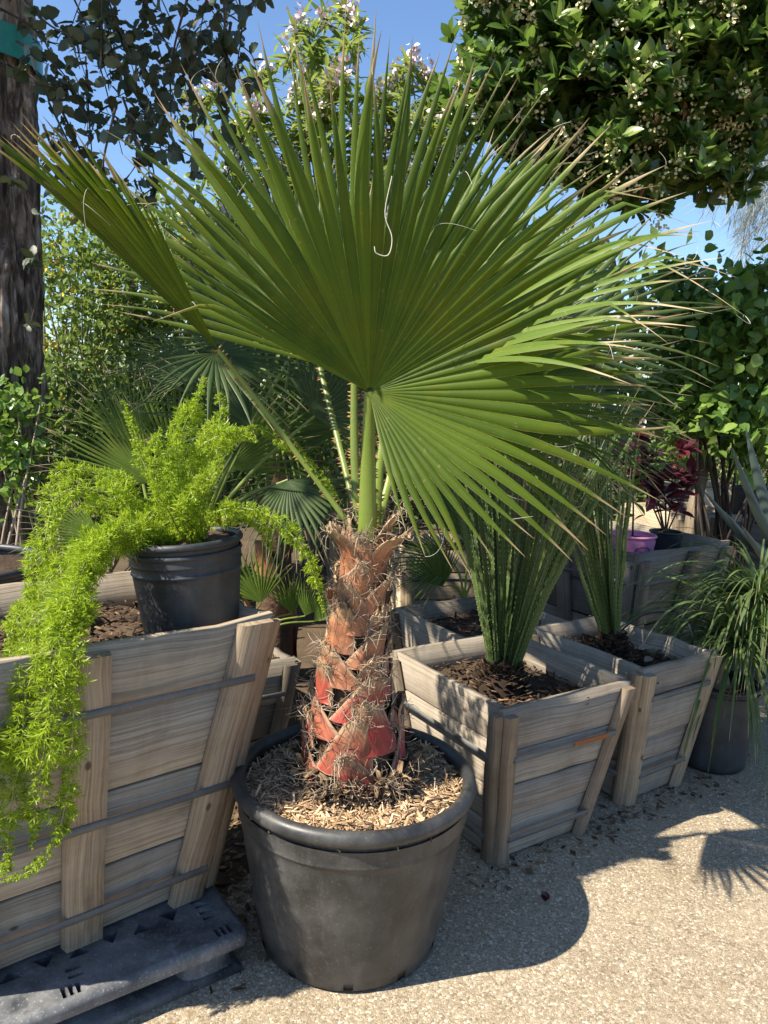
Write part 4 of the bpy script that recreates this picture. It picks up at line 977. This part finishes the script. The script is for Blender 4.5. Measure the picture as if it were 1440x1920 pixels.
# agave behind it
ag = at(1500, 1010, 3.75); ag[2] = max(.02, ag[2] - .25)
agave = thing('agave', 'blue grey agave with broad pointed leaves at the right edge', 'plant', ag)
for tipp, w in ((at(1372, 838, 3.6), .035), (at(1398, 800, 3.8), .04), (at(1318, 918, 3.5), .026), (at(1360, 960, 3.35), .03), (at(1390, 985, 3.3), .03), (at(1600, 950, 3.6), .04)):
    mb = MB(); P = spline([ag + [0, 0, .1], (ag + tipp) / 2 + [0, 0, .0], tipp], 14); d = nrm(tipp - ag); sd = nrm(np.cross(d, [.25, -1, .35])); n2 = np.cross(d, sd); G = []; UV = []
    for k in range(14):
        s = k / 13; ww = w * (.75 + .6 * s - 1.33 * s ** 3) + .001
        for x in (-1, -.5, 0, .5, 1): G.append(P[k] + sd * ww * x + n2 * ww * .5 * x * x); UV.append(((x + 1) / 2, s))
    mb.grid(np.array(G).reshape(14, 5, 3), UV); mb.build('leaf', M['agave'], agave, True)

# ------------------------------------------------------------------ small plants in the silvery crate
def stem_plant(label, name, base, stems, tpl, leafL, mat, group=None, per=9, spread=.5):
    root = thing(name, label, 'plant', base, group); st = MB(); lf = MB()
    for tip, r in stems:
        P = spline([base, (np.array(base) + tip) / 2 + rs.normal(size=3) * .015, tip], 12); st.tube(P, np.linspace(r, r * .5, 12), 6)
        n = per * 4; t = np.concatenate([rs.uniform(.35, 1, n - per), np.full(per, .99)]); idx = np.minimum((t * 11).astype(int), 11); pos = P[idx]
        d = rdir(n) * np.array([1, 1, .5]) + [0, 0, .35]; lf.inst(tpl, pos, frames(d, np.array([0, -.3, 1.0]) + rdir(n) * .3) * (leafL * rs.uniform(.6, 1.15, n))[:, None, None])
    st.build('stem', M['twig'], root); lf.build('foliage', mat, root)
bkb = np.array([bk[0], bk[1], bk[2] - .03])
stem_plant('dark red leaved plant rising from the small black pot', 'red_leaf_plant', bkb, [(at(1240, 880, 4.3), .006), (at(1275, 830, 4.35), .005), (at(1205, 850, 4.25), .005), (at(1185, 800, 4.3), .005), (at(1160, 830, 4.3), .005), (at(1300, 880, 4.4), .005)], ELLIP, .125, M['red'], per=7)
pkb = np.array([pk[0], pk[1], pk[2] - .04])
stem_plant('green whorled seedling on a thin stem in the pink bucket', 'seedling', pkb, [(at(1183, 880, 4.1), .006)], ELLIP, .10, M['shrubC'], per=4)
# stake
mb = MB(); a, b = at(1288, 1030, 4.75), at(1322, 850, 4.85); a2 = a + (a - b) * 1.2; a2[2] = max(a2[2], 0)
d = b - a2; sd = np.array([.03, .006, 0]); n2 = np.array([-.006, .03, 0]); mb.hexa([a2 - sd - n2, a2 - sd - n2 + d, a2 + sd - n2 + d, a2 + sd - n2, a2 - sd + n2, a2 - sd + n2 + d, a2 + sd + n2 + d, a2 + sd + n2])
tag(mb.build('wooden_stake', M['wood_gslat']), 'pale wooden stake leaning up behind the silvery crate', 'stake')

# ------------------------------------------------------------------ trees and shrubs
def ell_pts(c, r, n, shell=.45):
    d = rdir(n); q = (shell + (1 - shell) * rs.rand(n) ** .6)[:, None]; return np.asarray(c) + d * q * np.asarray(r), d
def tree_root(name, label, cat, base, group=None): return thing(name, label, cat, base, group)
# cork oak on the left
tb = at(-5, 1060, 4.3); tb[2] = 0; TR = .26
oak = tree_root('cork_oak', 'dark cork barked tree at the left edge with green tape', 'tree', tb)
mb = MB(); G = []
for z in np.linspace(-.02, 4.2, 330):
    ring = []
    for a in np.linspace(0, 6.2832, 150, endpoint=False):
        ca, sa = math.cos(a), math.sin(a); wz = .35 * nz((ca * 2, sa * 2, z * 3)); f = abs(nz((ca * 4.2 + wz, sa * 4.2 - wz, z * .9))) ; g = nz((ca * 11, sa * 11, z * 7)); h_ = nz((ca * 2, sa * 2, z * 16)); r = TR * (1.03 - .03 * z) + .085 * min(f * 2.6, .55) + .022 * g + .008 * h_
        ring.append(tb + np.array([r * ca * .9, r * sa * .9, z]))
    G.append(ring)
mb.grid(np.array(G), wrap=True); mb.build('trunk', M['bark'], oak, False)
zt = at(30, 62, 4.05)[2]
mb = MB(); mb.grid(np.array([[tb + np.array([(TR + .035 + .004 * nz((a * 5, z * 20, 0))) * math.cos(a), (TR + .035) * math.sin(a), zt + z]) for a in np.linspace(0, 6.2832, 60, endpoint=False)] for z in np.linspace(-.075, .075, 9)]), wrap=True); mb.build('tape', M['tape'], oak, True)
tw = MB(); lv = MB()
def oakleaf(P, n, size):
    t = rs.uniform(.12, 1, n) * (len(P) - 1.01); i = t.astype(int); pos = P[i] + (P[np.minimum(i + 1, len(P) - 1)] - P[i]) * (t - i)[:, None]
    d = rdir(n) + [0, 0, -.35]; pos = pos + rdir(n) * .012
    L = size * rs.uniform(.55, 1.15, n); lv.inst(OAKL, pos, frames(d, rdir(n) + [0, -.4, .6]) * L[:, None, None])
OAKL = leaf_tpl([.05, .3, .27, .34, .26, .2, .02], .2, .15, .05)
limbs = []
lt = tb + [0, 0, 3.7]
for ends, y0, y1 in (((230, -60), 3.6, 2.9), ((330, -80), 3.5, 2.7), ((140, -120), 3.7, 3.2), ((430, -120), 3.6, 2.8), ((60, -150), 3.7, 3.0)):
    e = at(*ends, y1); P = spline([lt, (lt + e) / 2 + [0, 0, .25], e, e + (e - lt) * .25 + [0, -.1, -.1]], 16); tw.tube(P, np.linspace(.03, .008, 16), 6); limbs.append(P)
hang = [(130, 330), (150, 180), (175, 320), (190, 120), (215, 420), (215, 230), (235, 340), (245, 160), (265, 250), (270, 60), (290, 370), (300, 140), (310, 240), (325, 300), (335, 90), (350, 180), (365, 270), (375, 60), (390, 310), (395, 160), (410, 90), (420, 350), (430, 180), (445, 120), (450, 20), (160, 290), (205, 60), (240, 60), (130, 60), (120, 200), (180, 250), (255, 310), (345, 240), (400, 240), (300, 50), (230, 290), (165, 80), (140, 400), (440, 230), (310, 320), (280, 180), (200, 390), (150, 130), (360, 130), (420, 40), (110, 150)]
for (u, v) in hang:
    y = rs.uniform(2.5, 3.3); e = at(u, v, y); Pl = limbs[rs.randint(len(limbs))]; s0 = Pl[rs.randint(8, 16)]
    src = at(u + rs.uniform(-150, 70), v - rs.uniform(90, 230), y + rs.uniform(-.1, .2)); s0 = src if rs.rand() < .85 else s0
    P = spline([s0, (s0 + e) / 2 + rs.normal(size=3) * .04, e], 14); tw.tube(P, np.linspace(.005, .0016, 14), 4, cap=False); oakleaf(P, 13, .06)
    for _ in range(2):
        k = rs.randint(4, 13); q = P[k] + rdir(1)[0] * np.array([.14, .1, .12]) + [0, 0, -.03]; P2_ = spline([P[k], (P[k] + q) / 2 + rs.normal(size=3) * .01, q], 6); tw.tube(P2_, np.linspace(.0025, .001, 6), 4, cap=False); oakleaf(P2_, 5, .056)
for (u, v) in ((20, 335), (75, 400), (55, 490), (50, 610), (58, 480)):
    e = at(u, v, 3.7); P = spline([e + [-.1, .3, .1], e + [-.03, .1, .02], e], 6); tw.tube(P, .002, 4, cap=False); oakleaf(P[2:], 6, .06)
C_, D_ = ell_pts((-2.2, 2.4, 4.15), (1.3, 1.0, .5), 150, .2)  # extra crown clump out of view, added to shade the hanging leaves
for q in C_:
    k = limbs[rs.randint(len(limbs))][8]; P = spline([q + rdir(1)[0] * .25, q], 4); tw.tube(P, .003, 4, cap=False); oakleaf(P, 26, .08); lv.inst(OAKL, q + rs.normal(size=(14, 3)) * .1, frames(rdir(14), rdir(14)) * .08)
for q in C_[:14]: tw.tube(spline([lt + [0, 0, .3], (lt + q) / 2 + [0, 0, .2], q], 8), np.linspace(.03, .006, 8), 5)
tw.build('branches', M['twig'], oak); lv.build('foliage', M['oak'], oak)

def cluster_leaves(mb, C, per, tpl, L, spread, upb=.4, outc=None, nrm_up=.8, jitter=.3):
    C = np.asarray(C, float); n = len(C); idx = np.repeat(np.arange(n), per); m = len(idx)
    off = rs.normal(size=(m, 3)) * spread; d = rdir(m) + [0, 0, upb]
    if outc is not None: d = d + outc[idx] * .6
    mb.inst(tpl, C[idx] + off, frames(d, rdir(m) * .7 + [0, 0, nrm_up]) * (L * rs.uniform(.6, 1.2, m))[:, None, None], np.clip(np.repeat(rs.rand(n), per) * .5 + rs.rand(m) * .5, 0, 1))
def rosettes(mb, C, ax, per, tpl, L, tilt=.75):
    n = len(C)
    for k in range(per):
        a = k * 2.4 + rs.rand(n); e = nrm(np.cross(ax, [0.3, .8, .1])); f = np.cross(ax, e)
        tt = tilt * (.4 + .9 * k / per); d = nrm(ax * (1 - .75 * k / per * tilt) + (e * np.cos(a)[:, None] + f * np.sin(a)[:, None]) * tt); mb.inst(tpl, C - ax * (L * .25 * k / per), frames(d, ax * .8 + rdir(n) * .15 + [0, 0, .1]) * (L * rs.uniform(.7, 1.15, n))[:, None, None])

# arbutus on the right
ab = at(1465, 950, 5.3); ab[2] = 0
arb = tree_root('broadleaf_tree', 'glossy large leaved tree with cream blossom hanging over the right side', 'tree', ab)
mb = MB(); top = at(1260, 150, 4.6)
mb.tube(spline([ab, ab + [.1, -.05, 1.0], ab + [.25, -.2, 2.1], at(1420, 120, 4.9), top], 16), np.linspace(.12, .035, 16), 12)
cents = [((1010, 40), 4.3, (.42, .5, .45)), ((1180, 60), 4.3, (.55, .6, .5)), ((1340, 100), 4.3, (.5, .6, .5)), ((1120, 200), 4.2, (.48, .5, .36)), ((1280, 230), 4.3, (.38, .5, .36)), ((930, 170), 4.2, (.26, .3, .2)), ((1200, 320), 4.2, (.34, .35, .2)), ((1440, 60), 4.2, (.35, .5, .5)), ((1050, -120), 4.4, (.6, .6, .5)), ((1330, -120), 4.4, (.7, .6, .5)), ((1330, 300), 4.4, (.16, .25, .18)), ((1385, 320), 4.3, (.13, .2, .15)), ((1000, 265), 4.2, (.2, .25, .13)), ((1110, 330), 4.2, (.2, .2, .1)), ((900, 215), 4.2, (.14, .2, .1))]
lv = MB(); Call = []; Dall = []
for (uv, y, r) in cents:
    c = at(*uv, y); n = int(225 * r[0] * r[2] / .2); C, D = ell_pts(c, r, n, .35); C2, D2 = ell_pts(c, np.array(r) * 1.22, n // 8, .85); C = np.concatenate([C, C2]); D = np.concatenate([D, D2]); Call.append(C); Dall.append(D)
    mb.tube(spline([top + (c - top) * .05, (top + c) / 2 + rs.normal(size=3) * .08, c], 8), np.linspace(.03, .01, 8), 6)
    for k in range(12):
        i = rs.randint(len(C)); mb.tube(spline([c, (c + C[i]) / 2 + rs.normal(size=3) * .04, C[i]], 6), np.linspace(.008, .003, 6), 4, cap=False)
C = np.concatenate(Call); D = np.concatenate(Dall); ax_ = nrm(D * .6 + [0, -.25, .75] + rs.normal(size=C.shape) * .3)
mb.build('trunk', M['twig'], arb, True); rosettes(lv, C, ax_, 9, ELLIP, .108); lv.build('foliage', M['arb'], arb)
fl = MB(); k = np.where((D[:, 1] < .3))[0]; k = k[rs.permutation(len(k))[:330]]
ICO = leaf_tpl([.2, .5, .5, .2], 0, 0)
for i in k:
    m = 30; p = C[i] + D[i] * .03 + np.column_stack([rs.normal(size=m) * .022, rs.normal(size=m) * .022, -rs.rand(m) * .11 + .04]); 
    for s in range(2): fl.inst(ICO, p, frames(rdir(m), rdir(m)) * .014)
kind(fl.build('blossom', M['cream'], arb), 'stuff')
dl = MB(); k = rs.randint(0, len(C), 70); dl.inst(ELLIP, C[k] - [0, .05, .05], frames(rdir(70) + [0, 0, -1.2], rdir(70)) * .09); kind(dl.build('dead_leaves', M['dead'], arb), 'stuff')

# flowering tree in the middle
cb = at(640, 900, 5.4); cb[2] = 0
chi = tree_root('flowering_tree', 'slender tree with narrow yellow green leaves and pale pink flowers', 'tree', cb)
st = MB(); lv = MB(); fl = MB()
tips = [(560, 60), (610, 45), (650, 30), (545, 110), (600, 110), (655, 90), (665, 60), (500, 150), (480, 165), (770, 130), (745, 155), (800, 160), (720, 190), (690, 190), (620, 170), (560, 190), (830, 190), (450, 250), (440, 330), (840, 240), (780, 240), (740, 260), (860, 300), (670, 260), (820, 320), (760, 330), (700, 330), (580, 280), (520, 250), (400, 180), (430, 420), (860, 220), (600, 230), (640, 150), (590, 75), (810, 210), (480, 220), (510, 330), (390, 330), (880, 260), (650, 340), (360, 200), (560, 350), (730, 220)]
hubs_ = [at(600, 420, 5.3), at(700, 430, 5.3), at(520, 430, 5.2), at(790, 420, 5.3)]
for h in hubs_: st.tube(spline([cb, (cb + h) / 2 + rs.normal(size=3) * .1, h], 10), np.linspace(.04, .015, 10), 7)
for (u, v) in tips:
    e = at(u, v, rs.uniform(4.8, 5.5)); h = min(hubs_, key=lambda q: np.linalg.norm(q - e)); P = spline([h, (h * .45 + e * .55) + rs.normal(size=3) * .06, e], 12); st.tube(P, np.linspace(.01, .003, 12), 5, cap=False)
    n = 50; t = np.concatenate([rs.uniform(.5, 1, n - 26), np.full(26, 1.0)]) * 10.99; i = t.astype(int); pos = P[i] + (P[np.minimum(i + 1, 11)] - P[i]) * (t - i)[:, None] + rdir(n) * np.where(t < 10.9, .05, .02)[:, None]
    d = rdir(n) * np.array([1, 1, .6]) + [0, 0, .25]; lv.inst(LANCE, pos, frames(d, rdir(n) * .4 + [0, 0, 1.0]) * (.16 * rs.uniform(.6, 1.15, n))[:, None, None])
    for _ in range(3):
        q = P[rs.randint(5, 11)] + rdir(1)[0] * .12; n = 10; lv.inst(LANCE, q + rs.normal(size=(n, 3)) * .05, frames(rdir(n) * np.array([1, 1, .6]) + [0, 0, .2], rdir(n) * .4 + [0, 0, 1.0]) * (.14 * rs.uniform(.6, 1.15, n))[:, None, None])
    if rs.rand() < .7:
        m = 34; p = e + [0, -.03, .05] + rs.normal(size=(m, 3)) * np.array([.03, .03, .035]); fl.inst(OVATE, p, frames(rdir(m), rdir(m)) * .042)
st.build('trunk', M['twig_pale'], chi, True); lv.build('foliage', M['chit'], chi); kind(fl.build('blossom', M['pinkfl'], chi), 'stuff')

def C_out(p, root):
    return np.array([0, -.14, .05])
def shrub(name, label, base, blobs, tpl, L, mat, dens, per=14, spread=.06, group=None, stems=14, cat='shrub', flowers=None, twig='twig_pale', upb=.4, shell=.4):
    root = tree_root(name, label, cat, base, group); lv = MB(); st = MB(); base = np.asarray(base, float); fl = MB(); allC = []
    for (c, r) in blobs:
        n = max(6, int(dens * (r[0] * r[1] + r[0] * r[2] + r[1] * r[2]) / 3)); C, D = ell_pts(c, r, n, shell); C[:, 2] = np.maximum(C[:, 2], .05)
        cluster_leaves(lv, C, per, tpl, L, spread, upb, D); allC.append(C)
        for k in range(max(2, stems // len(blobs))):
            e = C[rs.randint(len(C))]; b0 = base + rs.normal(size=3) * np.array([.08, .05, 0]); st.tube(spline([b0, (b0 + e) / 2 + rs.normal(size=3) * .1, e], 9), np.linspace(.016, .004, 9), 5, cap=False)
    st.build('stem', M[twig], root, True); lv.build('foliage', mat, root)
    if flowers:
        C = np.concatenate(allC); k = rs.permutation(len(C))[:flowers]
        for i in k:
            m = 9; fl.inst(OVATE, C[i] + rs.normal(size=(m, 3)) * .035 + C_out(C[i], root), frames(rdir(m), rdir(m)) * .032)
        kind(fl.build('blossom', M['yellow'], root), 'stuff')
def B(u, v, y, ru, rv, ry=.5):
    k = y / FPX; return (at(u, v, y), (ru * k, ry, rv * k))
# glossy shrub against the oak trunk
g = at(30, 900, 3.95); g[2] = 0
shrub('glossy_shrub', 'small glossy leaved shrub in front of the cork tree trunk', g, [B(30, 800, 3.9, 55, 85, .2), B(20, 890, 3.9, 60, 60, .2), B(60, 880, 3.9, 30, 40, .15), B(-20, 760, 3.95, 60, 60, .2), B(15, 745, 3.9, 40, 30, .12)], OVATE, .055, M['shrubC'], 700, 9, .045, stems=4)
# flowering shrubs and small trees at the back left
gb = 'shrubs and small trees behind the nursery rows'
def gz(u, y): q = at(u, 900, y); q[2] = 0; return q
shrub('yellow_flowered_shrub', 'feathery bush dotted with yellow flowers behind the cork tree', gz(150, 5.4), [B(140, 600, 5.4, 120, 160, .5), B(230, 520, 5.5, 110, 120, .5), B(120, 470, 5.6, 90, 70, .3), B(150, 740, 5.3, 130, 110, .4)], SMALL, .062, M['shrubA'], 420, 20, .08, gb, 34, flowers=42)
shrub('round_leaved_shrub', 'bright round leaved bush between the feathery bush and the palms', gz(330, 6.0), [B(330, 560, 6.0, 130, 150, .5), B(300, 700, 5.8, 150, 120, .5), B(420, 470, 6.2, 120, 90, .5), B(350, 420, 6.3, 90, 60, .3)], HEART, .06, M['shrubA'], 330, 15, .08, gb, 24, flowers=30)
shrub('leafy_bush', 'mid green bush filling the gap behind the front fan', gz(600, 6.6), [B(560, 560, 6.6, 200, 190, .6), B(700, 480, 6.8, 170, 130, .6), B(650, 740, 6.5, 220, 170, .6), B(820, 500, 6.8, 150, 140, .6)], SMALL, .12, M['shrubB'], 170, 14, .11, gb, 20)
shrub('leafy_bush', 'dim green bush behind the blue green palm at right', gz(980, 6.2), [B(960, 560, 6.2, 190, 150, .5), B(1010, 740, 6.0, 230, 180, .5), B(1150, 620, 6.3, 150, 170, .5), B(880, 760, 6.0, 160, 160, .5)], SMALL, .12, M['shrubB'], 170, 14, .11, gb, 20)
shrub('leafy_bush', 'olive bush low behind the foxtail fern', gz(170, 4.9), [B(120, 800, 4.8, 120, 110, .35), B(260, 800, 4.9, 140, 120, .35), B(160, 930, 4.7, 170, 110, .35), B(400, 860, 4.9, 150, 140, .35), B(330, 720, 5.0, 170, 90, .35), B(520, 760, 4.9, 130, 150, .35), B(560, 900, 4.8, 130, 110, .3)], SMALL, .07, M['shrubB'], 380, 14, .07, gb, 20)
shrub('tall_hedge', 'long dark hedge closing the view behind everything', gz(700, 9.5), [(np.array([x, 9.6 + .5 * math.sin(x), 1.0 + .35 * math.sin(x * 1.7)]), (1.1, .8, 1.5)) for x in np.arange(-7, 9, 1.1)], SMALL, .2, M['shrubB'], 75, 13, .18, None, 30, 'hedge')
# climber on the right
vb = at(1380, 1000, 5.0); vb[2] = 0
shrub('climber', 'dense dark heart leaved climber hanging above the right crates', vb, [B(1340, 560, 4.7, 110, 75, .4), B(1440, 580, 4.7, 120, 95, .4), B(1300, 650, 4.7, 70, 90, .35), B(1380, 700, 4.6, 100, 110, .4), B(1350, 790, 4.5, 75, 65, .25), B(1430, 800, 4.5, 80, 80, .3), B(1300, 740, 4.6, 50, 60, .25), B(1250, 700, 4.9, 60, 120, .3), B(1400, 640, 4.5, 90, 80, .3), B(1260, 560, 4.8, 50, 50, .3)], HEART, .08, M['vine'], 430, 10, .06, None, 12, 'climber', upb=-.5, twig='twig')
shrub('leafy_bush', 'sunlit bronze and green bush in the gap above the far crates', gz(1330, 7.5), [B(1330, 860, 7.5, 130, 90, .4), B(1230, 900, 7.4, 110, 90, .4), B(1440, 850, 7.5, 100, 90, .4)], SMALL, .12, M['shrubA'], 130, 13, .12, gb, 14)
# wispy tree at far right
wb = at(1470, 900, 8.5); wb[2] = 0
wt = tree_root('wispy_tree', 'grey wispy needle tree hanging down at the far right', 'tree', wb); st = MB(); lv = MB()
st.tube(spline([wb, at(1500, 600, 8.5), at(1490, 250, 8.5)], 10), np.linspace(.12, .04, 10), 8)
for _ in range(46):
    s = at(rs.uniform(1420, 1560), rs.uniform(200, 420), rs.uniform(8.1, 8.8)); e = s + np.array([rs.uniform(-.7, .25), rs.normal() * .2, -rs.uniform(.3, 1.1)]); P = spline([s, (s + e) / 2 + [-.05, 0, .12], e], 12); st.tube(P, np.linspace(.008, .002, 12), 4, cap=False)
    n = 75; i = rs.randint(2, 12, n); d = rdir(n) * .6 + [-.2, 0, -.8]; lv.inst(NEEDLE, P[i] + rs.normal(size=(n, 3)) * .05, frames(d, rdir(n)) * np.stack([np.full(n, .006), rs.uniform(.15, .35, n), np.ones(n)], -1)[:, None, :])
st.build('trunk', M['twig_pale'], wt, True); lv.build('foliage', M['wisp'], wt)
